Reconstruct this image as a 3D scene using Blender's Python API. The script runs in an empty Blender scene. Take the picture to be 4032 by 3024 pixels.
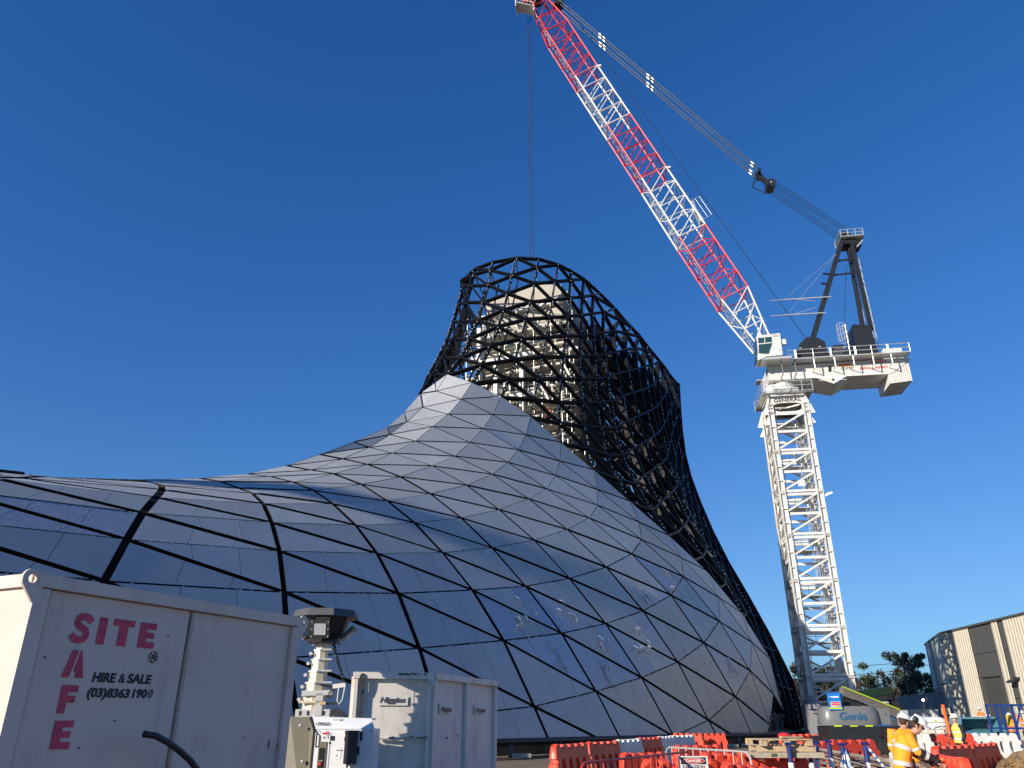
import bpy, bmesh, math, random
from mathutils import Vector, Matrix
random.seed(7)
SC = bpy.context.scene
COL = SC.collection
R = math.radians
EYE = 1.65
# ------------------------------------------------------------------ camera
cam_d = bpy.data.cameras.new('camera'); cam = bpy.data.objects.new('camera', cam_d); COL.objects.link(cam)
cam.location = (0, 0, EYE); cam.rotation_euler = (R(90 + 23.55), 0, 0)
cam_d.sensor_fit = 'HORIZONTAL'; cam_d.sensor_width = 36.0; cam_d.lens = 36.0 * 3028 / 4032
cam_d.clip_start = 0.1; cam_d.clip_end = 3000
SC.camera = cam
# ------------------------------------------------------------------ light
SUN_AZ = Vector((-0.766, -0.643, 0)).normalized(); SUN_EL = R(18.5)
w = bpy.data.worlds.new('World'); SC.world = w; w.use_nodes = True
nt = w.node_tree; nt.nodes.clear()
sky = nt.nodes.new('ShaderNodeTexSky'); sky.sky_type = 'NISHITA'; sky.sun_disc = False
sky.sun_elevation = SUN_EL; sky.sun_rotation = math.atan2(SUN_AZ.x, SUN_AZ.y)
sky.altitude = 0; sky.air_density = 1.0; sky.dust_density = 0.0; sky.ozone_density = 1.6
hs = nt.nodes.new('ShaderNodeHueSaturation'); hs.inputs['Saturation'].default_value = 1.35; hs.inputs['Value'].default_value = 1.0
bg = nt.nodes.new('ShaderNodeBackground'); bg.inputs['Strength'].default_value = 0.10
wo = nt.nodes.new('ShaderNodeOutputWorld')
nt.links.new(sky.outputs[0], hs.inputs['Color']); tn = nt.nodes.new('ShaderNodeMix'); tn.data_type = 'RGBA'; tn.blend_type = 'MULTIPLY'; tn.inputs['Factor'].default_value = 1.0; tn.inputs['B'].default_value = (.86, .97, 1.28, 1); nt.links.new(hs.outputs[0], tn.inputs['A']); 
def vm(op, b):
    n = nt.nodes.new('ShaderNodeVectorMath'); n.operation = op; n.inputs[1].default_value = b; return n
v1, v2, v4 = vm('MULTIPLY', (.30, .125, .072)), vm('ADD', (1, 1, 1)), vm('MULTIPLY', (.84, .93, 1.06)); v3 = nt.nodes.new('ShaderNodeVectorMath'); v3.operation = 'DIVIDE'
nt.links.new(tn.outputs['Result'], v1.inputs[0]); nt.links.new(v1.outputs[0], v2.inputs[0]); nt.links.new(tn.outputs['Result'], v3.inputs[0]); nt.links.new(v2.outputs[0], v3.inputs[1]); nt.links.new(v3.outputs[0], v4.inputs[0])
nt.links.new(v4.outputs[0], bg.inputs[0]); nt.links.new(bg.outputs[0], wo.inputs[0])
sd = bpy.data.lights.new('sun', 'SUN'); sd.energy = 4.2; sd.angle = R(0.53); sd.color = (1.0, 0.90, 0.75)
sun = bpy.data.objects.new('sun', sd); COL.objects.link(sun)
sdir = Vector((SUN_AZ.x * math.cos(SUN_EL), SUN_AZ.y * math.cos(SUN_EL), math.sin(SUN_EL)))
sun.rotation_euler = sdir.to_track_quat('Z', 'Y').to_euler(); sun.location = sdir * 200
SC.view_settings.view_transform = 'Standard'; SC.view_settings.look = 'None'
SC.view_settings.exposure = 0.55; SC.view_settings.gamma = 1.0; SC.view_settings.use_curve_mapping = False
SC.cycles.max_bounces = 6; SC.cycles.diffuse_bounces = 3; SC.cycles.glossy_bounces = 3

# ------------------------------------------------------------------ materials
def mat(name, col, rough=0.6, metal=0.0, var=0.0, vscale=2.0, bump=0.0, bscale=20.0, spec=0.5, dirt=None, dirt_amt=0.0, dscale=1.5, emit=None, estr=0.0, coat=0.0, objvar=0.0):
    m = bpy.data.materials.new(name); m.use_nodes = True
    t = m.node_tree; b = t.nodes['Principled BSDF']
    b.inputs['Base Color'].default_value = (*col, 1); b.inputs['Roughness'].default_value = rough; b.inputs['Metallic'].default_value = metal
    b.inputs['Specular IOR Level'].default_value = spec; b.inputs['Coat Weight'].default_value = coat
    src = None
    if var > 0 or dirt or bump > 0:
        tc = t.nodes.new('ShaderNodeTexCoord')
    if var > 0:
        n = t.nodes.new('ShaderNodeTexNoise'); n.inputs['Scale'].default_value = vscale; n.inputs['Detail'].default_value = 6; n.inputs['Roughness'].default_value = .6
        t.links.new(tc.outputs['Object'], n.inputs['Vector'])
        mx = t.nodes.new('ShaderNodeMix'); mx.data_type = 'RGBA'
        mr = t.nodes.new('ShaderNodeMapRange'); mr.inputs['From Min'].default_value = .3; mr.inputs['From Max'].default_value = .7
        t.links.new(n.outputs[0], mr.inputs[0]); t.links.new(mr.outputs[0], mx.inputs['Factor'])
        mx.inputs['A'].default_value = (*[c * (1 - var) for c in col], 1); mx.inputs['B'].default_value = (*[min(1, c * (1 + var)) for c in col], 1)
        src = mx.outputs['Result']
    if dirt:
        n = t.nodes.new('ShaderNodeTexNoise'); n.inputs['Scale'].default_value = dscale; n.inputs['Detail'].default_value = 8; n.inputs['Roughness'].default_value = .7
        mp = t.nodes.new('ShaderNodeMapping'); mp.inputs['Scale'].default_value = (1, 1, .35)
        t.links.new(tc.outputs['Object'], mp.inputs[0]); t.links.new(mp.outputs[0], n.inputs['Vector'])
        mr = t.nodes.new('ShaderNodeMapRange'); mr.inputs['From Min'].default_value = .52; mr.inputs['From Max'].default_value = .72; mr.inputs['To Max'].default_value = dirt_amt
        t.links.new(n.outputs[0], mr.inputs[0])
        mx = t.nodes.new('ShaderNodeMix'); mx.data_type = 'RGBA'; t.links.new(mr.outputs[0], mx.inputs['Factor'])
        if src: t.links.new(src, mx.inputs['A'])
        else: mx.inputs['A'].default_value = (*col, 1)
        mx.inputs['B'].default_value = (*dirt, 1); src = mx.outputs['Result']
    if objvar > 0:
        oi = t.nodes.new('ShaderNodeObjectInfo'); mr = t.nodes.new('ShaderNodeMapRange'); mr.inputs['To Min'].default_value = 1 - objvar; mr.inputs['To Max'].default_value = 1 + objvar
        t.links.new(oi.outputs['Random'], mr.inputs[0]); hv = t.nodes.new('ShaderNodeHueSaturation'); t.links.new(mr.outputs[0], hv.inputs['Value'])
        if src: t.links.new(src, hv.inputs['Color'])
        else: hv.inputs['Color'].default_value = (*col, 1)
        src = hv.outputs[0]
        m2 = t.nodes.new('ShaderNodeMapRange'); m2.inputs['To Min'].default_value = rough * (1 - objvar * 1.5); m2.inputs['To Max'].default_value = rough * (1 + objvar * 1.5); t.links.new(oi.outputs['Random'], m2.inputs[0]); t.links.new(m2.outputs[0], b.inputs['Roughness'])
    if src: t.links.new(src, b.inputs['Base Color'])
    if bump > 0:
        n = t.nodes.new('ShaderNodeTexNoise'); n.inputs['Scale'].default_value = bscale; n.inputs['Detail'].default_value = 5
        t.links.new(tc.outputs['Object'], n.inputs['Vector'])
        bp = t.nodes.new('ShaderNodeBump'); bp.inputs['Strength'].default_value = bump; bp.inputs['Distance'].default_value = .02
        t.links.new(n.outputs[0], bp.inputs['Height']); t.links.new(bp.outputs[0], b.inputs['Normal'])
    if emit:
        b.inputs['Emission Color'].default_value = (*emit, 1); b.inputs['Emission Strength'].default_value = estr
    return m
M = {}
M['panel'] = mat('clad_metal', (.45, .46, .465), .44, .25, objvar=.07, var=.07, vscale=.6, bump=.03, bscale=3)
M['panel2'] = mat('clad_metal_pale', (.48, .49, .49), .47, .25, objvar=.07, var=.07, vscale=.6, bump=.03, bscale=3)
M['film'] = mat('protective_film', (.40, .43, .50), .35, .25, var=.12, vscale=5, bump=.22, bscale=9)
M['filmtorn'] = mat('torn_film', (.62, .66, .72), .18, .6, var=.3, vscale=9, bump=.6, bscale=8)
M['seam'] = mat('seam_strip', (.55, .56, .56), .4, .5)
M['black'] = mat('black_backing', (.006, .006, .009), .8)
M['lattice'] = mat('charcoal_steel', (.008, .009, .011), .5, 0.0, var=.3, vscale=3, spec=.18)
M['bolt'] = mat('zinc_bolts', (.75, .75, .72), .3, .6)
M['core'] = mat('pale_concrete', (.44, .41, .35), .85, var=.12, vscale=.5, dirt=(.30, .27, .22), dirt_amt=.5, dscale=.4, bump=.1)
M['scaf'] = mat('galvanised_tube', (.55, .53, .47), .45, .4)
M['plank'] = mat('scaffold_plank', (.55, .52, .44), .7, var=.2)
M['whitesteel'] = mat('white_steel', (.72, .70, .64), .5, var=.06, dirt=(.42, .38, .32), dirt_amt=.35, dscale=.8)
M['cwhite'] = mat('crane_cream', (.76, .745, .71), .45, var=.07, vscale=1, dirt=(.38, .30, .22), dirt_amt=.6, dscale=1.1)
M['cred'] = mat('crane_red', (.62, .018, .030), .4, var=.1)
M['cblack'] = mat('crane_black', (.018, .020, .022), .45, var=.2)
M['cable'] = mat('steel_rope', (.025, .027, .03), .5, .3)
M['galv'] = mat('galvanised', (.62, .62, .60), .4, .4)
M['glass'] = mat('cab_glass', (.03, .07, .07), .06, 0, spec=.8)
M['sitewhite'] = mat('container_cream', (.66, .55, .48), .5, var=.07, vscale=2.2, dirt=(.40, .31, .26), dirt_amt=.55, dscale=2.6, bump=.10, bscale=3.5)
M['stencilred'] = mat('stencil_red', (.58, .060, .115), .6, var=.38, vscale=9)
M['stencilblack'] = mat('stencil_black', (.02, .018, .022), .6, var=.3, vscale=14)
M['faded'] = mat('faded_black', (.16, .15, .16), .7)
M['rust'] = mat('seam_rust', (.30, .24, .20), .8, var=.3)
M['hose'] = mat('black_hose', (.012, .012, .018), .35, var=.2)
M['binwhite'] = mat('bin_grey_white', (.74, .69, .61), .5, var=.08, vscale=2, dirt=(.33, .27, .21), dirt_amt=.6, dscale=2.4, bump=.12, bscale=4)
M['binshade'] = mat('bin_dark_steel', (.05, .045, .045), .5, var=.2)
M['decal'] = mat('decal_grey', (.07, .075, .085), .5)
M['decalplate'] = mat('decal_plate', (.70, .68, .62), .5, var=.06)
M['ltwhite'] = mat('tower_white', (.78, .78, .80), .4, dirt=(.5, .48, .45), dirt_amt=.2)
M['ltolive'] = mat('tower_khaki', (.17, .155, .115), .5, var=.1)
M['ltcream'] = mat('mast_cream', (.70, .62, .44), .35, .15, var=.1, vscale=4)
M['ltblack'] = mat('lamp_black', (.03, .03, .033), .4, var=.2)
M['ltroof'] = mat('lamp_roof_grey', (.085, .085, .085), .45, var=.2)
M['lens'] = mat('lamp_lens', (.42, .43, .45), .15, 0, spec=.7)
M['plasticred'] = mat('barrier_red', (.76, .065, .028), .5, var=.14, vscale=3, dirt=(.40, .16, .10), dirt_amt=.75, dscale=3.2, objvar=.16)
M['plasticwhite'] = mat('barrier_white', (.76, .75, .70), .5, var=.08, dirt=(.45, .40, .33), dirt_amt=.6, dscale=3, objvar=.08)
M['fencered'] = mat('fence_red_steel', (.60, .05, .04), .4, var=.1)
M['timber'] = mat('pallet_timber', (.50, .38, .23), .8, var=.25, vscale=6)
M['timberg'] = mat('grey_timber', (.42, .36, .27), .85, var=.25, vscale=5)
M['bolblue'] = mat('bollard_blue', (.012, .03, .16), .4)
M['reflwhite'] = mat('reflective_white', (.85, .85, .83), .4)
M['tapeblue'] = mat('tape_blue', (.05, .18, .45), .4)
M['signwhite'] = mat('sign_white', (.82, .80, .76), .5)
M['signred'] = mat('sign_red', (.70, .03, .04), .4)
M['signblack'] = mat('sign_black', (.02, .02, .02), .5)
M['hivis'] = mat('hivis_orange', (.95, .36, .02), .75, var=.08, vscale=8, bump=.3, bscale=14)
M['hivisred'] = mat('hivis_orange_red', (.90, .20, .04), .75, var=.08)
M['hivisyel'] = mat('hivis_yellow', (.90, .55, .12), .75, var=.05)
M['refl'] = mat('reflective_grey', (.62, .58, .56), .4)
M['navy'] = mat('navy_cloth', (.012, .013, .022), .8, var=.2)
M['skin'] = mat('skin', (.50, .26, .19), .6, var=.1)
M['hair'] = mat('hair_brown', (.06, .035, .02), .8)
M['helmet'] = mat('helmet_white', (.82, .81, .78), .3)
M['grey'] = mat('machine_grey', (.17, .175, .175), .35, var=.06, coat=.3)
M['lime'] = mat('lime_stripe', (.55, .75, .02), .5)
M['blueboard'] = mat('blue_board', (.02, .20, .62), .3, var=.1)
M['logoblue'] = mat('logo_blue', (.03, .12, .24), .4)
M['tyre'] = mat('tyre_black', (.015, .015, .016), .8)
M['green'] = mat('crane_green', (.007, .030, .013), .4, var=.2)
M['boomtan'] = mat('boom_tan', (.17, .145, .12), .6, var=.2)
M['bluecab'] = mat('cab_blue', (.02, .12, .38), .35)
M['teal'] = mat('bin_teal', (.10, .27, .34), .5, var=.12, vscale=2, dirt=(.22, .20, .17), dirt_amt=.4)
M['bluesteel'] = mat('blue_frame', (.015, .05, .22), .45)
M['orangepost'] = mat('orange_post', (.85, .13, .02), .5)
M['board'] = mat('plywood_sign', (.62, .52, .36), .7)
M['yellow'] = mat('yellow_paint', (.80, .52, .03), .5)
M['whcream'] = mat('corrugated_cream', (.47, .435, .36), .55, var=.05, vscale=1)
M['whdark'] = mat('dark_cladding', (.075, .075, .070), .55, var=.05)
M['whjoint'] = mat('panel_joint', (.16, .16, .15), .6)
M['whpale'] = mat('pale_downpipe', (.45, .50, .52), .5)
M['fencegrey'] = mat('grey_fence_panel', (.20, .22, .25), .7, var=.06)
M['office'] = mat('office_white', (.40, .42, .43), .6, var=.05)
M['dirt'] = mat('bare_dirt', (.20, .145, .095), .95, var=.3, vscale=.6, dirt=(.11, .08, .055), dirt_amt=.7, dscale=.25, bump=.6, bscale=4)
M['clod'] = mat('dug_earth', (.24, .15, .08), .95, var=.35, vscale=3, bump=.5, bscale=10)
M['straw'] = mat('dry_stalks', (.32, .20, .07), .9, var=.3)
M['leaf'] = mat('gum_leaf', (.055, .070, .030), .7, var=.45, vscale=.9)
M['leafb'] = mat('brown_leaf', (.075, .062, .034), .75, var=.4, vscale=.9)
M['bark'] = mat('gum_bark', (.34, .29, .23), .85, var=.3, vscale=3)
M['pole'] = mat('timber_pole', (.10, .085, .07), .8)
M['lamp'] = mat('lit_lamp', (1, 1, 1), .3, emit=(1, .97, .9), estr=6)
M['baseblack'] = mat('base_steel', (.014, .014, .02), .4, var=.2)
M['basegrey'] = mat('base_grey', (.06, .065, .08), .5, var=.2)
M['stair'] = mat('stair_white', (.26, .27, .29), .6)
M['stairblue'] = mat('handrail_navy', (.015, .03, .09), .4)

# ------------------------------------------------------------------ mesh helpers
class MB:
    def __init__(s): s.v = []; s.f = []; s.mi = []; s.cur = 0
    def add(s, vs, fs):
        o = len(s.v); s.v += [tuple(v) for v in vs]
        for f in fs: s.f.append([i + o for i in f]); s.mi.append(s.cur)
        return s
    def box(s, c, d, M3=None):
        c = Vector(c); hx, hy, hz = d[0] / 2, d[1] / 2, d[2] / 2
        vs = [Vector((x, y, z)) for x in (-hx, hx) for y in (-hy, hy) for z in (-hz, hz)]
        if M3: vs = [M3 @ v for v in vs]
        return s.add([c + v for v in vs], [(0, 1, 3, 2), (4, 6, 7, 5), (0, 4, 5, 1), (2, 3, 7, 6), (0, 2, 6, 4), (1, 5, 7, 3)])
    def bar(s, p, q, w, h=None, up=(0, 0, 1)):
        p, q = Vector(p), Vector(q); h = h or w; d = q - p; L = d.length
        if L < 1e-5: return s
        d /= L; up = Vector(up); x = d.cross(up)
        if x.length < 1e-3: x = d.cross(Vector((1, 0, 0)))
        x.normalize(); u = x.cross(d); x *= w / 2; u *= h / 2
        vs = [p - x - u, p + x - u, p + x + u, p - x + u, q - x - u, q + x - u, q + x + u, q - x + u]
        return s.add(vs, [(0, 1, 2, 3), (7, 6, 5, 4), (0, 4, 5, 1), (1, 5, 6, 2), (2, 6, 7, 3), (3, 7, 4, 0)])
    def tube(s, p, q, r, n=8, r2=None, cap=True):
        return s.path([p, q], [r, r if r2 is None else r2], n, cap)
    def path(s, pts, rs, n=8, cap=True, closed=False):
        pts = [Vector(p) for p in pts]
        if not isinstance(rs, (list, tuple)): rs = [rs] * len(pts)
        vs = []; prev = None; K = len(pts)
        for i, p in enumerate(pts):
            if closed: d = pts[(i + 1) % K] - pts[i - 1]
            else: d = pts[min(i + 1, K - 1)] - pts[max(i - 1, 0)]
            d.normalize()
            if prev is None:
                x = d.cross(Vector((0, 0, 1)))
                if x.length < .05: x = d.cross(Vector((1, 0, 0)))
            else:
                x = prev - d * prev.dot(d)
                if x.length < 1e-4: x = d.orthogonal()
            x.normalize(); prev = x; y = d.cross(x)
            for k in range(n):
                a = 2 * math.pi * k / n; vs.append(p + x * (rs[i] * math.cos(a)) + y * (rs[i] * math.sin(a)))
        fs = []
        for i in range(K if closed else K - 1):
            j = (i + 1) % K
            for k in range(n): fs.append((i * n + k, i * n + (k + 1) % n, j * n + (k + 1) % n, j * n + k))
        if cap and not closed: fs += [tuple(range(n - 1, -1, -1)), tuple(range((K - 1) * n, K * n))]
        return s.add(vs, fs)
    def loft(s, secs, n=12, cap=True):
        """secs: (centre, rx, ry, xdir, ydir)"""
        vs = []
        for c, rx, ry, xd, yd in secs:
            c = Vector(c); xd = Vector(xd); yd = Vector(yd)
            for k in range(n):
                a = 2 * math.pi * k / n; vs.append(c + xd * (rx * math.cos(a)) + yd * (ry * math.sin(a)))
        K = len(secs); fs = []
        for i in range(K - 1):
            for k in range(n): fs.append((i * n + k, i * n + (k + 1) % n, (i + 1) * n + (k + 1) % n, (i + 1) * n + k))
        if cap: fs += [tuple(range(n - 1, -1, -1)), tuple(range((K - 1) * n, K * n))]
        return s.add(vs, fs)
    def prism(s, poly, a, b):
        """poly: 3D points, swept from offset a to offset b (vectors)"""
        a, b = Vector(a), Vector(b); n = len(poly); P = [Vector(p) for p in poly]
        return s.add([p + a for p in P] + [p + b for p in P], [tuple(range(n - 1, -1, -1)), tuple(range(n, 2 * n))] + [(i, (i + 1) % n, n + (i + 1) % n, n + i) for i in range(n)])
    def sphere(s, c, r, nu=12, nv=8, sc=(1, 1, 1), v0=0.0, v1=1.0):
        c = Vector(c); vs = []
        for j in range(nv + 1):
            t = math.pi * (v0 + (v1 - v0) * j / nv)
            for i in range(nu):
                a = 2 * math.pi * i / nu
                vs.append(c + Vector((r * sc[0] * math.sin(t) * math.cos(a), r * sc[1] * math.sin(t) * math.sin(a), r * sc[2] * math.cos(t))))
        fs = [(j * nu + i, (j + 1) * nu + i, (j + 1) * nu + (i + 1) % nu, j * nu + (i + 1) % nu) for j in range(nv) for i in range(nu)]
        return s.add(vs, fs)
    def build(s, name, m, parent=None, smooth=False, label=None, kind=None, fix=True):
        me = bpy.data.meshes.new(name); me.from_pydata(s.v, [], s.f)
        ms = m if isinstance(m, (list, tuple)) else [m]
        for x in ms: me.materials.append(M[x] if isinstance(x, str) else x)
        if len(ms) > 1: me.polygons.foreach_set('material_index', s.mi)
        if fix:
            bm = bmesh.new(); bm.from_mesh(me); bmesh.ops.recalc_face_normals(bm, faces=bm.faces); bm.to_mesh(me); bm.free()
        if smooth:
            me.polygons.foreach_set('use_smooth', [True] * len(me.polygons))
            try: me.set_sharp_from_angle(angle=R(40))
            except Exception: pass
        me.update()
        o = bpy.data.objects.new(name, me); COL.objects.link(o)
        if parent: o.parent = parent
        if label: o['label'] = label
        if kind: o['kind'] = kind
        return o
def thing(name, label, cat, loc=(0, 0, 0), rz=0, group=None, rx=0, ry=0):
    o = bpy.data.objects.new(name, None); COL.objects.link(o); o.empty_display_size = .2
    o.location = loc; o.rotation_euler = (rx, ry, rz); o['label'] = label; o['category'] = cat
    if group: o['group'] = group
    return o
def tag(o, label, cat, group=None, loc=None, rz=None):
    o['label'] = label; o['category'] = cat
    if group: o['group'] = group
    if loc is not None: o.location = loc
    if rz is not None: o.rotation_euler = (0, 0, rz)
    return o
def dup(root, loc, rz, label, rx=0, ry=0):
    def cp(o, par):
        c = o.copy(); COL.objects.link(c); c.parent = par
        for ch in o.children: cp(ch, c)
        return c
    r = cp(root, None); r.location = loc; r.rotation_euler = (rx, ry, rz); r['label'] = label
    return r
def text_mesh(body, size, shear=0.0, bold=0.0, ext=0.002, spacing=1.0):
    c = bpy.data.curves.new('lettering', 'FONT'); c.body = body; c.size = size; c.shear = shear; c.offset = bold; c.extrude = ext; c.space_character = spacing; c.resolution_u = 3
    o = bpy.data.objects.new('lettering', c); COL.objects.link(o)
    bpy.context.view_layer.update()
    me = bpy.data.meshes.new_from_object(o.evaluated_get(bpy.context.evaluated_depsgraph_get()))
    bpy.data.objects.remove(o); return me
def text(body, size, origin, xdir, ydir, m, parent, shear=0, bold=0, width=None, ext=.002, name='lettering', label=None, spacing=1.0):
    """flat letters whose baseline starts at origin, in the plane (xdir, ydir)"""
    me = text_mesh(body, size, shear, bold, ext, spacing); xd = Vector(xdir).normalized(); yd = Vector(ydir).normalized(); zd = xd.cross(yd)
    xs = [v.co.x for v in me.vertices]; sx = 1.0
    if width and xs: sx = width / (max(xs) - min(xs))
    x0 = min(xs) if xs else 0
    for v in me.vertices:
        c = v.co.copy(); v.co = Vector(origin) + xd * ((c.x - x0) * sx) + yd * c.y + zd * c.z
    me.materials.clear(); me.materials.append(M[m]); o = bpy.data.objects.new(name, me); COL.objects.link(o)
    if parent: o.parent = parent
    if label: o['label'] = label
    return o
def flat_shape(loops, depth, bevel=0.0):
    """2D outline with holes -> list of (verts, faces) via a filled curve"""
    c = bpy.data.curves.new('outline', 'CURVE'); c.dimensions = '2D'; c.fill_mode = 'BOTH'; c.extrude = depth / 2; c.bevel_depth = bevel; c.bevel_resolution = 1
    for lp in loops:
        sp = c.splines.new('POLY'); sp.points.add(len(lp) - 1); sp.use_cyclic_u = True
        for p, q in zip(sp.points, lp): p.co = (q[0], q[1], 0, 1)
    o = bpy.data.objects.new('outline', c); COL.objects.link(o); bpy.context.view_layer.update()
    me = bpy.data.meshes.new_from_object(o.evaluated_get(bpy.context.evaluated_depsgraph_get()))
    bpy.data.objects.remove(o)
    vs = [v.co.copy() for v in me.vertices]; fs = [tuple(p.vertices) for p in me.polygons]
    bpy.data.meshes.remove(me); return vs, fs
def ell(cx, cy, rx, ry, n=14, sq=1.0):
    out = []
    for k in range(n):
        a = 2 * math.pi * k / n; ca, sa = math.cos(a), math.sin(a)
        out.append((cx + rx * math.copysign(abs(ca) ** sq, ca), cy + ry * math.copysign(abs(sa) ** sq, sa)))
    return out

# ------------------------------------------------------------------ ground
mb = MB()
xs = [-600, -120, -60, -30] + list(range(-24, 61, 3)) + [90, 200, 600]; ys = [-300, -60, -20] + list(range(-8, 75, 3)) + [110, 200, 500, 1200]
rg = random.Random(3); vs = []
for y in ys:
    for x in xs:
        dz = rg.uniform(-.05, .05) if -24 < x < 60 and 10 < y < 70 else 0
        vs.append((x, y, dz - .05))
nx = len(xs); fs = [(j * nx + i, j * nx + i + 1, (j + 1) * nx + i + 1, (j + 1) * nx + i) for j in range(len(ys) - 1) for i in range(nx - 1)]
g = mb.add(vs, fs).build('ground', 'dirt', kind='structure')

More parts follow.
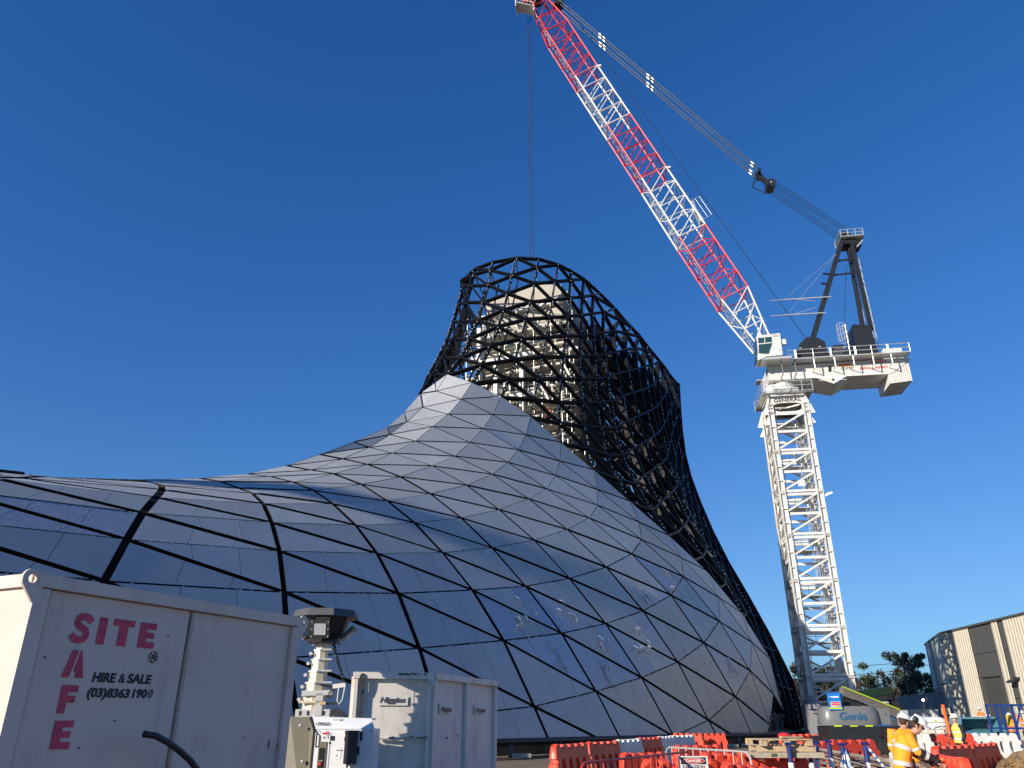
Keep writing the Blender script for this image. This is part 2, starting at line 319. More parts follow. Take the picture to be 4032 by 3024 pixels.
# ------------------------------------------------------------------ ventilation tower: nodes of the triangular grid, metres
NODES = {
 -4: {-3: (-20.41, 26.67, 9.85), -2: (-20.63, 25.32, 9.65), -1: (-21.01, 23.88, 9.45), 0: (-21.48, 22.43, 9.26), 1: (-22.38, 20.65, 9.09), 2: (-23.21, 19.04, 8.39), 3: (-23.86, 17.64, 7.19), 4: (-24.19, 16.48, 5.72), 5: (-24.20, 15.59, 3.94), 6: (-24.13, 14.76, 2.09)},
 -3: {-3: (-18.25, 29.70, 10.53), -2: (-17.81, 28.90, 10.29), -1: (-17.62, 27.89, 10.01), 0: (-17.74, 26.74, 9.62), 1: (-17.94, 25.53, 9.29), 2: (-18.37, 24.23, 8.50), 3: (-18.92, 22.90, 7.35), 4: (-19.10, 21.89, 5.80), 5: (-18.91, 21.18, 3.80), 6: (-18.65, 20.54, 1.76)},
 -2: {-3: (-16.32, 32.47, 11.25), -2: (-15.48, 32.04, 10.98), -1: (-14.81, 31.46, 10.70), 0: (-14.36, 30.71, 10.30), 1: (-14.17, 29.86, 9.75), 2: (-14.13, 28.94, 8.88), 3: (-14.08, 28.05, 7.68), 4: (-14.14, 27.18, 6.04), 5: (-13.78, 26.62, 3.80), 6: (-13.25, 26.26, 1.50)},
 -1: {-3: (-14.66, 34.86, 12.02), -2: (-13.61, 34.69, 11.80), -1: (-12.62, 34.49, 11.44), 0: (-11.82, 34.07, 11.09), 1: (-11.11, 33.63, 10.49), 2: (-10.49, 33.19, 9.53), 3: (-9.87, 32.76, 8.20), 4: (-9.33, 32.30, 6.43), 5: (-8.78, 31.96, 3.86), 6: (-8.08, 31.80, 1.44), 7: (-7.25, 31.70, -1.04)},
 0: {-3: (-13.19, 36.89, 12.85), -2: (-12.05, 36.91, 12.72), -1: (-10.86, 36.91, 12.43), 0: (-9.78, 36.90, 11.99), 1: (-8.76, 36.85, 11.32), 2: (-7.56, 36.87, 10.27), 3: (-6.44, 36.88, 8.91), 4: (-5.32, 36.93, 7.05), 5: (-4.23, 37.01, 4.62), 6: (-3.19, 37.18, 1.74), 7: (-2.15, 37.40, -1.01)},
 1: {-3: (-11.82, 38.59, 13.81), -2: (-10.59, 38.84, 13.64), -1: (-9.38, 38.98, 13.49), 0: (-7.94, 39.28, 13.00), 1: (-6.56, 39.60, 12.19), 2: (-5.13, 39.96, 11.12), 3: (-3.63, 40.40, 9.64), 4: (-2.05, 40.91, 7.80), 5: (-0.43, 41.52, 5.36), 6: (1.12, 42.17, 2.24), 7: (2.49, 42.68, -0.68), 8: (4.03, 43.35, -3.61)},
 2: {-3: (-10.50, 40.04, 14.91), -2: (-9.31, 40.41, 14.77), -1: (-7.99, 40.78, 14.57), 0: (-6.20, 41.31, 14.02), 1: (-4.57, 41.88, 13.21), 2: (-2.85, 42.55, 12.00), 3: (-1.11, 43.31, 10.48), 4: (0.77, 44.20, 8.51), 5: (2.79, 45.25, 6.08), 6: (4.72, 46.49, 3.08), 7: (6.43, 47.31, -0.08), 8: (8.04, 48.07, -3.14)},
 3: {-3: (-9.02, 41.39, 16.10), -2: (-8.20, 42.03, 16.00), -1: (-6.91, 42.30, 15.74), 0: (-4.65, 43.02, 15.20), 1: (-2.66, 43.82, 14.27), 2: (-0.76, 44.70, 13.02), 3: (1.33, 45.70, 11.42), 4: (3.45, 46.85, 9.37), 5: (5.64, 48.17, 6.92), 6: (7.83, 49.65, 3.95), 7: (9.78, 51.07, 0.69), 8: (11.63, 52.29, -2.54)},
 4: {-3: (-7.59, 43.83, 17.88), -2: (-7.33, 43.65, 17.36), -1: (-5.78, 43.70, 16.96), 0: (-3.46, 44.56, 16.29), 1: (-1.21, 45.48, 15.44), 2: (1.04, 46.53, 14.17), 3: (3.44, 47.70, 12.52), 4: (5.94, 49.01, 10.43), 5: (8.33, 50.49, 7.95), 6: (10.59, 52.14, 5.00), 7: (12.64, 53.97, 1.59), 8: (14.60, 55.68, -1.70)},
 5: {-3: (-7.04, 46.72, 20.00), -2: (-6.65, 45.55, 18.88), -1: (-4.92, 44.95, 18.35), 0: (-2.63, 45.89, 17.64), 1: (-0.25, 46.96, 16.67), 2: (2.24, 48.18, 15.27), 3: (5.05, 49.45, 13.67), 4: (7.88, 50.86, 11.63), 5: (10.57, 52.44, 9.21), 6: (12.88, 54.22, 6.34), 7: (15.10, 56.11, 3.05), 8: (16.93, 58.26, -0.44), 9: (19.20, 60.40, -4.11)},
 6: {-4: (-6.62, 54.67, 26.13), -3: (-6.55, 50.78, 23.04), -2: (-5.99, 47.89, 20.82), -1: (-4.11, 46.20, 19.67), 0: (-1.87, 47.14, 19.03), 1: (0.42, 48.31, 17.96), 2: (2.92, 49.62, 16.60), 3: (5.78, 51.03, 14.95), 4: (8.88, 52.56, 12.94), 5: (11.88, 54.21, 10.71), 6: (14.53, 56.05, 7.95), 7: (16.88, 58.07, 4.81), 8: (18.54, 60.39, 1.26), 9: (20.33, 62.63, -2.19)},
 7: {-4: (-6.01, 55.93, 28.34), -3: (-5.74, 51.92, 25.13), -2: (-5.25, 49.14, 22.53), -1: (-3.38, 47.39, 21.22), 0: (-1.29, 48.36, 20.48), 1: (0.96, 49.53, 19.45), 2: (3.30, 50.92, 18.03), 3: (5.98, 52.42, 16.43), 4: (9.03, 54.08, 14.51), 5: (12.22, 55.87, 12.34), 6: (15.15, 57.82, 9.82), 7: (17.80, 59.91, 6.86), 8: (19.64, 62.27, 3.40), 9: (21.24, 64.74, -0.08), 10: (23.29, 67.11, -3.74)},
 8: {-4: (-5.52, 57.50, 30.84), -3: (-5.27, 52.94, 26.99), -2: (-4.62, 50.16, 24.28), -1: (-2.74, 48.57, 22.94), 0: (-0.75, 49.46, 22.28), 1: (1.33, 50.63, 21.24), 2: (3.51, 52.04, 19.78), 3: (5.94, 53.57, 18.21), 4: (8.66, 55.31, 16.36), 5: (11.75, 57.31, 14.27), 6: (14.80, 59.47, 12.08), 7: (17.77, 61.73, 9.24), 8: (20.29, 64.10, 6.02), 9: (21.62, 66.81, 2.41), 10: (23.55, 69.27, -1.33)},
 9: {-4: (-5.18, 59.13, 33.41), -3: (-4.59, 54.26, 29.23), -2: (-3.81, 51.17, 26.12), -1: (-2.18, 49.72, 24.94), 0: (-0.25, 50.60, 24.15), 1: (1.64, 51.74, 23.06), 2: (3.51, 53.07, 21.75), 3: (5.69, 54.57, 20.22), 4: (7.97, 56.29, 18.39), 5: (10.82, 58.19, 16.43)},
 10: {-4: (-4.91, 60.71, 36.10), -3: (-4.21, 55.86, 31.69), -2: (-3.28, 52.45, 28.37), -1: (-1.55, 50.93, 27.08), 0: (0.24, 51.72, 26.27), 1: (2.00, 52.78, 25.17), 2: (3.62, 54.08, 23.80), 3: (5.51, 55.49, 22.38), 4: (7.46, 57.11, 20.58), 5: (9.80, 58.87, 18.77)},
 11: {-4: (-4.68, 62.45, 38.89), -3: (-3.98, 57.58, 34.49), -2: (-2.75, 53.92, 30.71), -1: (-1.07, 52.22, 29.32), 0: (0.69, 52.86, 28.58), 1: (2.39, 53.81, 27.50), 2: (3.90, 55.00, 26.16), 3: (5.57, 56.36, 24.68), 4: (7.15, 57.83, 23.14), 5: (8.98, 59.47, 21.31)},
 12: {-4: (-4.83, 62.65, 39.20), -3: (-3.69, 59.06, 37.01), -2: (-2.39, 55.60, 33.36), -1: (-0.68, 53.65, 31.56), 0: (1.11, 54.08, 30.96), 1: (2.72, 54.95, 29.79), 2: (4.22, 55.99, 28.55), 3: (5.65, 57.23, 27.13), 4: (7.07, 58.61, 25.60), 5: (8.66, 60.12, 23.90)},
 13: {-4: (-4.78, 62.71, 39.65), -3: (-3.58, 60.24, 38.88), -2: (-2.09, 57.10, 35.90), -1: (-0.36, 55.16, 33.95), 0: (1.57, 55.43, 33.33), 1: (3.12, 56.13, 32.22), 2: (4.49, 57.05, 30.97), 3: (5.79, 58.15, 29.62), 4: (7.12, 59.42, 28.11), 5: (8.49, 60.79, 26.55)},
 14: {-3: (-3.51, 60.53, 39.65), -2: (-1.96, 58.63, 38.38), -1: (0.01, 56.73, 36.64), 0: (1.98, 56.80, 35.90), 1: (3.46, 57.43, 34.60), 2: (4.87, 58.15, 33.46), 3: (6.04, 59.16, 32.08), 4: (7.23, 60.28, 30.68), 5: (8.43, 61.55, 29.15)},
 15: {-2: (-1.81, 59.38, 39.65), -1: (0.41, 58.63, 39.65), 0: (2.24, 58.30, 38.46), 1: (3.85, 58.63, 37.18), 2: (5.16, 59.32, 35.91), 3: (6.25, 60.18, 34.64), 4: (7.33, 61.22, 33.22), 5: (8.43, 62.35, 31.77)},
 16: {0: (2.49, 58.85, 39.65), 1: (4.28, 59.77, 39.65), 2: (5.42, 60.48, 38.44), 3: (6.53, 61.26, 37.16), 4: (7.45, 62.16, 35.87), 5: (8.50, 63.22, 34.40)},
 17: {2: (5.55, 60.89, 39.65), 3: (6.87, 62.29, 39.65), 4: (7.80, 63.19, 38.40), 5: (8.79, 64.06, 37.09)},
 18: {4: (8.60, 64.89, 39.65), 5: (10.53, 68.03, 39.65)},
}

NODES = {(v, h): Vector(p) for v, d in NODES.items() for h, p in d.items()}
ZR = 39.65; ZB = .78
tower = thing('ventilation_tower', 'flared ventilation tower half clad in grey triangular metal panels over a black steel lattice', 'tower', (4, 56, 0))
TI = Matrix.Translation(-tower.location)
def tpart(mb, name, m, parent=tower, **k):
    o = mb.build(name, m, parent, **k)
    if parent is tower: o.matrix_parent_inverse = TI
    return o
CAMP = Vector((0, 0, EYE))
def clip(poly, fn):
    out = []
    for i in range(len(poly)):
        a, b = poly[i], poly[(i + 1) % len(poly)]; fa, fb = fn(a), fn(b)
        if fa >= 0: out.append(a)
        if (fa >= 0) != (fb >= 0): out.append(a + (b - a) * (fa / (fa - fb)))
    return out
def inset(tri, d, n):
    # tri CCW about n ; d[i] distance for edge i -> i+1
    out = []
    for i in range(3):
        a, b, c = tri[i - 1], tri[i], tri[(i + 1) % 3]
        e1 = (b - a).normalized(); e2 = (c - b).normalized(); n1 = n.cross(e1); n2 = n.cross(e2)
        d1, d2 = d[i - 1], d[i]
        k = n1.dot(n2); s = (1 - k * k)
        a1 = (d1 - d2 * k) / s; a2 = (d2 - d1 * k) / s
        out.append(b + n1 * a1 + n2 * a2)
    return out
FILM = {('B', -3, 2): (0, 1, 2), ('A', -3, 2): (0, 1, 2), ('B', 1, 4): (2,), ('A', 1, 4): (0,), ('B', 1, 5): (0, 1, 2), ('A', 2, 5): (0, 1, 2), ('B', 2, 5): (2,),
        ('A', 3, 5): (0,), ('B', 3, 5): (2,), ('A', 4, 4): (2,), ('A', 5, 4): (0,), ('A', 5, 6): (0,), ('A', 6, 0): (0,), ('A', 2, 4): (0,)}
def gapV(v, h): return .5 * max(.055, min(.30, .21 - .04 * v + (.03 if h > 3 else 0))) if v < 3 else .5 * (.13 if h > 3 else .10 if h > 0 else .08)
def gapD(v, h): return .5 * (.17 if v < 0 else .15 if h > 2 else .115 if h > 0 else .09)
def gapH(v, h): return .5 * (.035 if h < 4 else .07)
rp = random.Random(11); back = MB(); npanel = 0
def outward(p, n):
    return n if n.dot(CAMP - p) > 0 else -n
cells = []
for (v, h) in sorted(NODES):
    if v > 7: continue
    A = [(v, h), (v, h + 1), (v + 1, h + 1)]; B = [(v, h), (v + 1, h), (v + 1, h + 1)]
    for T, c in (('A', A), ('B', B)):
        if h == -4 or (h == -3 and v <= -3) or (h == -3 and (v == 7 or (v == 6 and T == 'B'))): continue
        if (v in (5, 6) and h >= 8) or (v == 7 and (h >= 9 or (h == 8 and T == 'A'))): continue
        if all(k in NODES for k in c): cells.append((T, v, h, c))
cells.append(('B', 6, -3, [(6, -3), (8, -2), (7, -2)]))
for T, v, h, c in cells:
    P = [NODES[k] for k in c]
    if max(p.z for p in P) < ZB + .3: continue
    n = (P[1] - P[0]).cross(P[2] - P[0]).normalized(); cen = (P[0] + P[1] + P[2]) / 3
    n2 = outward(cen, n)
    if h <= -3 and v < 4: n2 = n if n.z > 0 else -n
    if T == 'A': g3 = [gapV(v, h), gapH(v, h + 1), gapD(v, h)]
    else: g3 = [gapH(v, h), gapV(v + 1, h), gapD(v, h)]
    if n2.dot(n) < 0:
        P = [P[0], P[2], P[1]]; g3 = [g3[2], g3[1], g3[0]]
    n = n2; Q = inset(P, g3, n)
    vd = (NODES[(v, h + 1)] - NODES[(v, h)]) if T == 'A' else (NODES[(v + 1, h + 1)] - NODES[(v + 1, h)])
    vd = (vd - n * vd.dot(n)).normalized(); pd = n.cross(vd)
    ref = NODES[c[0]] if T == 'A' else NODES[c[1]]
    if (cen - ref).dot(pd) < 0: pd = -pd
    if T == 'B': pd = -pd
    ss = [(q - cen).dot(pd) for q in Q]; s0, s1 = min(ss), max(ss)
    Q = clip(Q, lambda p: p.z - ZB)
    if len(Q) < 3: continue
    cuts = [s0, s0 + (s1 - s0) * .36, s0 + (s1 - s0) * .70, s1]
    mb = MB(); fl = FILM.get((T, v, h), ()); th = .10; jit = rp.uniform(-.012, .012)
    for k in range(3):
        lo = cuts[k] + (.008 if k else -1); hi = cuts[k + 1] - (.008 if k < 2 else -1)
        S = clip(clip(Q, lambda p: (p - cen).dot(pd) - lo), lambda p: hi - (p - cen).dot(pd))
        if len(S) < 3: continue
        mb.cur = 2 if k in fl else 0
        k_ = len(S); mb.add([p + n * jit for p in S], [tuple(range(k_))]); mb.cur = 3
        mb.add([p + n * jit for p in S] + [p + n * (jit - th) for p in S], [(i, (i + 1) % k_, k_ + (i + 1) % k_, k_ + i) for i in range(k_)] + [tuple(range(k_, 2 * k_))])
        if k < 2 and h < 3:  # pale seam strip on upper panels only; lower seams kept dark as if unlit
            mb.cur = 1; lo, hi = cuts[k + 1] - .013, cuts[k + 1] + .013
            S = clip(clip(Q, lambda p: (p - cen).dot(pd) - lo), lambda p: hi - (p - cen).dot(pd))
            if len(S) >= 3: mb.prism(S, n * (jit + .003), n * (jit - .06))
    o = tpart(mb, 'panel', ['panel2' if rp.random() < .3 else 'panel', 'seam', 'film', 'black'], label='triangular panel with crinkled protective film' if fl else None)
    npanel += 1
    # torn pieces of the film, curling off the sheet
    if fl and h >= 4 and npanel:
        tm = MB()
        for q in range(4):
            b = cen + vd * rp.uniform(-.9, .9) + pd * rp.uniform(-.5, .5); L = rp.uniform(.3, .8); W = rp.uniform(.06, .16)
            a = vd * L; s = pd * W; l = n * rp.uniform(.08, .25)
            tm.add([b + n * .02, b + s + n * .03, b + s + a * .5 + l, b + a * .45 + l * 1.3, b + a + s * .3 + l * .4, b + a * .9 - s * .4 + n * .03], [(0, 1, 2, 3), (3, 2, 4, 5)])
        if min(vv[2] for vv in tm.v) > ZB: tpart(tm, 'torn_film', 'filmtorn')
# black waterproof backing and the ribs behind the open joints
nrm = {}
for T, v, h, c in cells:
    P = [NODES[k] for k in c]; n = (P[1] - P[0]).cross(P[2] - P[0]).normalized(); n = outward((P[0] + P[1] + P[2]) / 3, n)
    for k in c: nrm[k] = nrm.get(k, Vector()) + n
for T, v, h, c in cells:
    Q = [NODES[k] - nrm[k].normalized() * .40 for k in c]; Q = clip(Q, lambda p: p.z - .5)
    if len(Q) >= 3: back.add(Q, [tuple(range(len(Q)))])
tpart(back, 'backing_sheet', 'black', fix=False)
# far roof slope behind the ridge, down to the ground
mb = MB(); rows = []
for v in range(-4, 5):
    p = NODES[(v, -3)]; rows.append([p, p + Vector((-1.0, .9, -.9)), p + Vector((-3.4, 3.2, -.45 * p.z)), Vector((p.x - 7, p.y + 7, .3))])
vs = [p for r in rows for p in r]; fs = []
for i in range(len(rows) - 1):
    for k in range(3): fs.append((i * 4 + k, i * 4 + k + 1, (i + 1) * 4 + k + 1, (i + 1) * 4 + k))
tpart(mb.add(vs, fs), 'far_roof_slope', 'panel', smooth=False)

# ---- open lattice above the cladding
AX0, AX1 = Vector((1, 66, 0)), Vector((13, 86, 0))
def out_n(p):
    d = AX1 - AX0; t = max(0, min(1, (Vector((p.x, p.y, 0)) - AX0).dot(d) / d.length_squared)); c = AX0 + d * t
    n = Vector((p.x, p.y, 0)) - c; n.z = 0; n.normalize(); return (n + Vector((0, 0, .45))).normalized()
bolts = MB()
def member(p, q, w, hgt, name, m='lattice', bolt=False, rng=random.Random(5)):
    mb = MB(); n = out_n((p + q) / 2); mb.bar(p - n * hgt * .5, q - n * hgt * .5, w, hgt, n)
    d = (q - p); L = d.length; d /= L; x = d.cross(n).normalized()
    o = tpart(mb, name, m, fix=False)
    if bolt:
        k = .35
        while k < L - .2:
            if rng.random() < .75:
                c = p + d * k + x * (w * .5 * rng.choice((-1, 1))) + n * .02
                bolts.box(c, (.07, .07, .07))
            k += rng.uniform(.18, .5)
    return o
edges = set()
for (v, h) in NODES:
    for dv, dh, kind in ((1, 0, 'H'), (0, 1, 'V'), (1, 1, 'D')):
        k = (v + dv, h + dh)
        if k in NODES and max(v, k[0]) >= 9 and min(v, k[0]) >= 8: edges.add(((v, h), k, kind))
        elif k in NODES and min(h, k[1]) <= -3 and min(v, k[0]) >= 6 and max(v, k[0]) <= 9: edges.add(((v, h), k, kind))
for a, b, kind in sorted(edges):
    p, q = NODES[a], NODES[b]
    if (p - q).length < .25: continue
    member(p, q, .13 if kind != 'D' else .15, .30, 'lattice_member', bolt=(kind == 'H'))
# right flank: patch between the last measured column, the rim, the panel edge and the far corner
def pl(pts, t):
    pts = [Vector(p) for p in pts]; x = max(0, min(.99999, t)) * (len(pts) - 1); i = int(x); return pts[i].lerp(pts[i + 1], x - i)
Lc = [NODES[(v, 5)] for v in range(8, 18)] + [NODES[(18, 5)]]
Lc = [NODES[(8, 5)]] + [p for p in Lc[1:]]
Tc = [NODES[(18, 5)], (12.0, 70.8, ZR), (13.8, 73.8, ZR), (15.3, 76.8, ZR), (16.8, 79.6, ZR), (18.2, 82.3, ZR), (19.3, 84.7, ZR), (20.6, 87.1, ZR)]
Bc = [NODES[(8, h)] for h in range(5, 10)] + [(23.0, 69.2, 1.0), (24.4, 71.6, .8), (25.8, 74, .8)]
Rc = [(25.8, 74, .8), (25.6, 75.5, 5.3), (24.4, 77.4, 9.9), (23.1, 79, 14), (21.7, 80.2, 17.8), (20.7, 81, 21.5), (19.9, 82, 25.2), (19.6, 83, 28.4), (19.7, 84, 31.6), (20.1, 85.5, 35.6), (20.6, 87.1, ZR)]
def coons(u, v, L, T, B, Rr):
    a = pl(B, u) * (1 - v) + pl(T, u) * v + pl(L, v) * (1 - u) + pl(Rr, v) * u
    c = Vector(B[0]) * (1 - u) * (1 - v) + Vector(B[-1]) * u * (1 - v) + Vector(T[0]) * (1 - u) * v + Vector(T[-1]) * u * v
    return a - c
NJ = 10
def flank(j, V):
    n = 10 + .35 * j
    return coons(j / NJ, min(1, V / n), Lc, Tc, Bc, Rc)
for j in range(NJ + 1):
    n = 10 + .35 * j; top = math.ceil(n)
    for V in range(0, top + 1):
        p = flank(j, V)
        if V < top and j > 0:
            q = flank(j, V + 1)
            if (p - q).length > .2: member(p, q, .12, .62, 'lattice_fin', bolt=(V + j) % 3 == 0)
        if j < NJ:
            q = flank(j + 1, V + 1)
            if V < n and (p - q).length > .2: member(p, q, .17, .30, 'lattice_arc')
            q = flank(j + 1, V)
            if V > 0 and (p - q).length > .2 and V <= n: member(p, q, .13, .40, 'lattice_diagonal')
for k in range(24):
    p, q = coons(k / 24, 1, Lc, Tc, Bc, Rc), coons((k + 1) / 24, 1, Lc, Tc, Bc, Rc)
    member(p, q, .2, .36, 'rim_beam')
# rear of the lattice, seen through the front
Lb = [NODES[(6, -3)], NODES[(7, -3)], NODES[(8, -3)], NODES[(9, -3)], NODES[(10, -3)], NODES[(11, -3)], NODES[(12, -3)], NODES[(13, -3)], NODES[(13, -4)]]
Tb = [NODES[(13, -4)], (-4.9, 66, ZR), (-4.0, 70, ZR), (-2, 75, ZR), (1, 80, ZR), (5, 85, ZR), (10, 89.5, ZR), (15, 91.5, ZR), (19, 91, ZR), (20.6, 87.1, ZR)]
Bb = [NODES[(6, -3)], (-9, 60, 17), (-11, 70, 14), (-10, 80, 11), (-5, 90, 7), (3, 98, 3), (12, 101, 1), (20, 98, .8), (25, 88, .8), (25.8, 74, .8)]
rear = MB(); NB, NV = 13, 11
def bk(i, k): return coons(i / NB, min(1, max(0, k / NV)), Lb, Tb, Bb, Rc)
for i in range(NB + 1):
    for k in range(NV + 1):
        p = bk(i, k)
        for q, wd in ((bk(i, k + 1), .3) if k < NV else (None, 0), (bk(i + 1, k), .22) if i < NB else (None, 0), (bk(i + 1, k + 1), .22) if i < NB and k < NV else (None, 0)):
            if q is not None and (p - q).length > .2: rear.bar(p, q, wd * .55, .28, out_n((p + q) / 2))
tpart(rear, 'rear_lattice', 'lattice', fix=False, kind='stuff')
# inner stiffening frame behind the flank
inner = MB()
for j in range(1, NJ + 1):
    for V in range(1, 11):
        p = flank(j, V); n = out_n(p); a = p - n * .6; b = p - n * 2.4; q = flank(j, V + 1); 
        inner.bar(a, b, .12, .12, (0, 0, 1)); inner.bar(b, q - out_n(q) * 2.4, .16, .3, n); inner.bar(b, q - out_n(q) * .5, .08, .08, n)
        if j < NJ:
            q = flank(j + 1, V); inner.bar(b, q - out_n(q) * 2.4, .14, .3, n)
for (v, h) in NODES:
    if v >= 9 and h >= -3:
        p = NODES[(v, h)]; n = out_n(p)
        if (v + h) % 2 == 0 and h <= 0: inner.bar(p - n * .3, p - n * 1.7 - Vector((0, 0, .9)), .07, .07); 
        if (v + 1, h) in NODES and h <= -1:
            q = NODES[(v + 1, h)]; inner.bar(p - n * 1.7 - Vector((0, 0, .9)), q - out_n(q) * 1.7 - Vector((0, 0, .9)), .09, .16, n)
dark_sheets = MB(); rl_ = random.Random(77)  # dark sheets added behind the flank to block light and deepen its black
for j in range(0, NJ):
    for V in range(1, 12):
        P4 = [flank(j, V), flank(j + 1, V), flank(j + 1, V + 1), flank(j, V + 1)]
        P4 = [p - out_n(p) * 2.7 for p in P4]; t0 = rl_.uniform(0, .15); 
        if rl_.random() < .97: dark_sheets.add([P4[0].lerp(P4[3], t0 * .6), P4[1].lerp(P4[2], t0 * .6), P4[2], P4[3]], [(0, 1, 2, 3)])
tpart(dark_sheets, 'added_dark_sheets', 'black', fix=False, kind='stuff')
tpart(inner, 'inner_frame', 'lattice', fix=False, kind='stuff')
tpart(bolts, 'bolt_heads', 'bolt', fix=False, kind='stuff')
# bright fixings on the thin riveted joints of the cladding
fx = MB(); rq = random.Random(21)
for (v, h) in NODES:
    k = (v + 1, h)
    if v < 8 and k in NODES and NODES[(v, h)].z > .9 and NODES[k].z > .9:
        p, q = NODES[(v, h)], NODES[k]; n = nrm.get((v, h), Vector((0, 0, 1))).normalized(); L = (q - p).length; d = (q - p) / L; s = .3
        while s < L - .2:
            if rq.random() < .45: fx.bar(p + d * s - n * .03, p + d * (s + rq.uniform(.05, .12)) - n * .03, .03, .03, n)
            s += rq.uniform(.15, .5)
tpart(fx, 'joint_fixings', 'galv', fix=False, kind='stuff')
# base: ring beam, stub posts, dark skirt, timber packing
base_pts = []
for v in range(-2, 9):
    hs = sorted(h for (a, h) in NODES if a == v)
    for h in hs[:-1]:
        p, q = NODES[(v, h)], NODES[(v, h + 1)]
        if p.z > .8 >= q.z: base_pts.append(p.lerp(q, (p.z - .8) / (p.z - q.z)))
base_pts += [Vector((23.0, 69.2, .8)), Vector((25.8, 74, .8))]
for i in range(len(base_pts) - 1):
    p, q = base_pts[i], base_pts[i + 1]; o3 = Vector((0, 0, -.13))
    tpart(MB().tube(p + o3, q + o3, .15, 10), 'ring_beam', 'baseblack', smooth=True)
    d = (q - p).normalized(); inn = Vector((-d.y, d.x, 0)) * .8
    tpart(MB().bar(p + inn + Vector((0, 0, -.42)), q + inn + Vector((0, 0, -.42)), .3, .7), 'base_skirt', 'baseblack')
    for t in (.15, .6):
        c = p.lerp(q, t); tpart(MB().box((c.x, c.y, .33), (.22, .22, .72)), 'stub_post', 'basegrey')
        tpart(MB().box((c.x + .5, c.y - .1, .08), (.9, .5, .18)), 'timber_packer', 'timberg')

sk = [Vector((15.5, 58.2, 0)), Vector((18.6, 61.5, 0)), Vector((20.6, 66.8, 0)), Vector((23.8, 73.4, 0))]
for p, q in zip(sk, sk[1:]):
    tpart(MB().bar(p + Vector((0, 0, 1.5)), q + Vector((0, 0, 1.5)), .3, 3.0), 'base_skirt', 'baseblack')
    d = (q - p).normalized(); o_ = Vector((d.y, -d.x, 0)) * .6
    tpart(MB().bar(p + o_ + Vector((0, 0, .75)), q + o_ + Vector((0, 0, .75)), .2, .25), 'base_beam', 'basegrey'); tpart(MB().bar(p + o_ + Vector((0, 0, 2.0)), q + o_ + Vector((0, 0, 1.7)), .14, .2), 'base_beam', 'basegrey')
    for t in (.2, .7): c = p.lerp(q, t) + o_; tpart(MB().box((c.x, c.y, .9), (.2, .2, 1.8)), 'stub_post', 'basegrey')

# ------------------------------------------------------------------ concrete shaft inside the lattice
cA, cB = Vector((-2.5, 65.3, 0)), Vector((4.6, 62.2, 0)); fd = (cB - cA).normalized(); bd = Vector((-fd.y, fd.x, 0)); W = (cB - cA).length
shaft = thing('concrete_shaft', 'pale concrete shaft standing inside the black lattice of the tower', 'shaft', cA, math.atan2(fd.y, fd.x))
MB().prism([(0, 0, 0), (0, 0, 38.9), (W * .72, 0, 39.4), (W, 0, 38.9), (W, 0, 0)], (0, 0, 0), (0, 8, 0)).build('shaft_wall', 'core', shaft)
for z in (36.9, 33.2, 29.6, 26.0): MB().box((W / 2, -.25, z), (W + .5, .6, .22)).build('edge_slab', 'whitesteel', shaft)
for x, z0, z1 in ((W * .08, 20, 34.5), (W * .62, 16, 30.6), (W * .30, 20, 31)): MB().box((x, -2.6, (z0 + z1) / 2), (.36, .36, z1 - z0)).build('column', 'whitesteel', shaft)
for z in (31, 27.2, 23.4):
    MB().box((W * .42, -2.6, z), (W * .8, .3, .34)).build('floor_beam', 'whitesteel', shaft)
    MB().box((W * .5, -1.3, z - .05), (W, 2.4, .12)).build('floor_deck', 'core', shaft)
MB().box((W * 1.1, -.8, 31.2), (2.4, 2.0, .3)).build('floor_deck', 'whitesteel', shaft)
for x0, z0, x1, z1 in ((W * .95, 26, W * .8, 28.5), (W * 1.2, 28, W * 1.05, 30.5), (W * .2, 23.6, W * .42, 27)): MB().bar((x0, -2.4, z0), (x1, -2.4, z1), .16).build('brace', 'whitesteel', shaft)
# dark mesh panels hung between the floors
for x, z in ((W * .05, 35.2), (W * .16, 29), (W * .72, 28.4), (W * .2, 25.2), (W * .55, 24.4), (W * .9, 33.8), (W * .4, 28.2)):
    MB().box((x + .4, -.9, z), (1.5, .06, 2.2)).build('mesh_panel', 'binshade', shaft)
scaf = thing('scaffolding', 'tube scaffolding with timber decks wrapped round the pale concrete shaft', 'scaffolding', cA + Vector((0, 0, 0)), math.atan2(fd.y, fd.x))
rs = random.Random(9)
sx = [-.9 + i * (W + 2.2) / 6 for i in range(7)]; sz = [18 + 1.95 * i for i in range(9)]
for yy in (-1.0, -2.1):
    for x in sx: MB().tube((x, yy, 17), (x, yy, 36.2 + rs.uniform(-.8, .6) if yy < -2 else 35.4), .035, 5).build('standard', 'scaf', scaf, fix=False)
for z in sz:
    for yy in (-1.0, -2.1): MB().tube((sx[0] - .3, yy, z), (sx[-1] + .3, yy, z), .034, 5).build('ledger', 'scaf', scaf, fix=False)
    for dz in (.5, 1.0): MB().tube((sx[0] - .3, -2.14, z + dz), (sx[-1] + .3, -2.14, z + dz), .028, 5).build('guard_rail', 'scaf', scaf, fix=False)
    MB().box(((sx[0] + sx[-1]) / 2, -1.55, z + .05), (sx[-1] - sx[0], 1.0, .05)).build('deck', 'plank', scaf)
    MB().box(((sx[0] + sx[-1]) / 2, -2.1, z + .15), (sx[-1] - sx[0], .03, .16)).build('toe_board', 'plank', scaf)
    for x in sx: MB().tube((x, -.9, z), (x, -2.3, z), .03, 5).build('transom', 'scaf', scaf, fix=False)
    k = rs.randrange(6); MB().tube((sx[k], -2.15, z), (sx[k + 1], -2.15, z + 1.95), .03, 5).build('brace', 'scaf', scaf, fix=False)
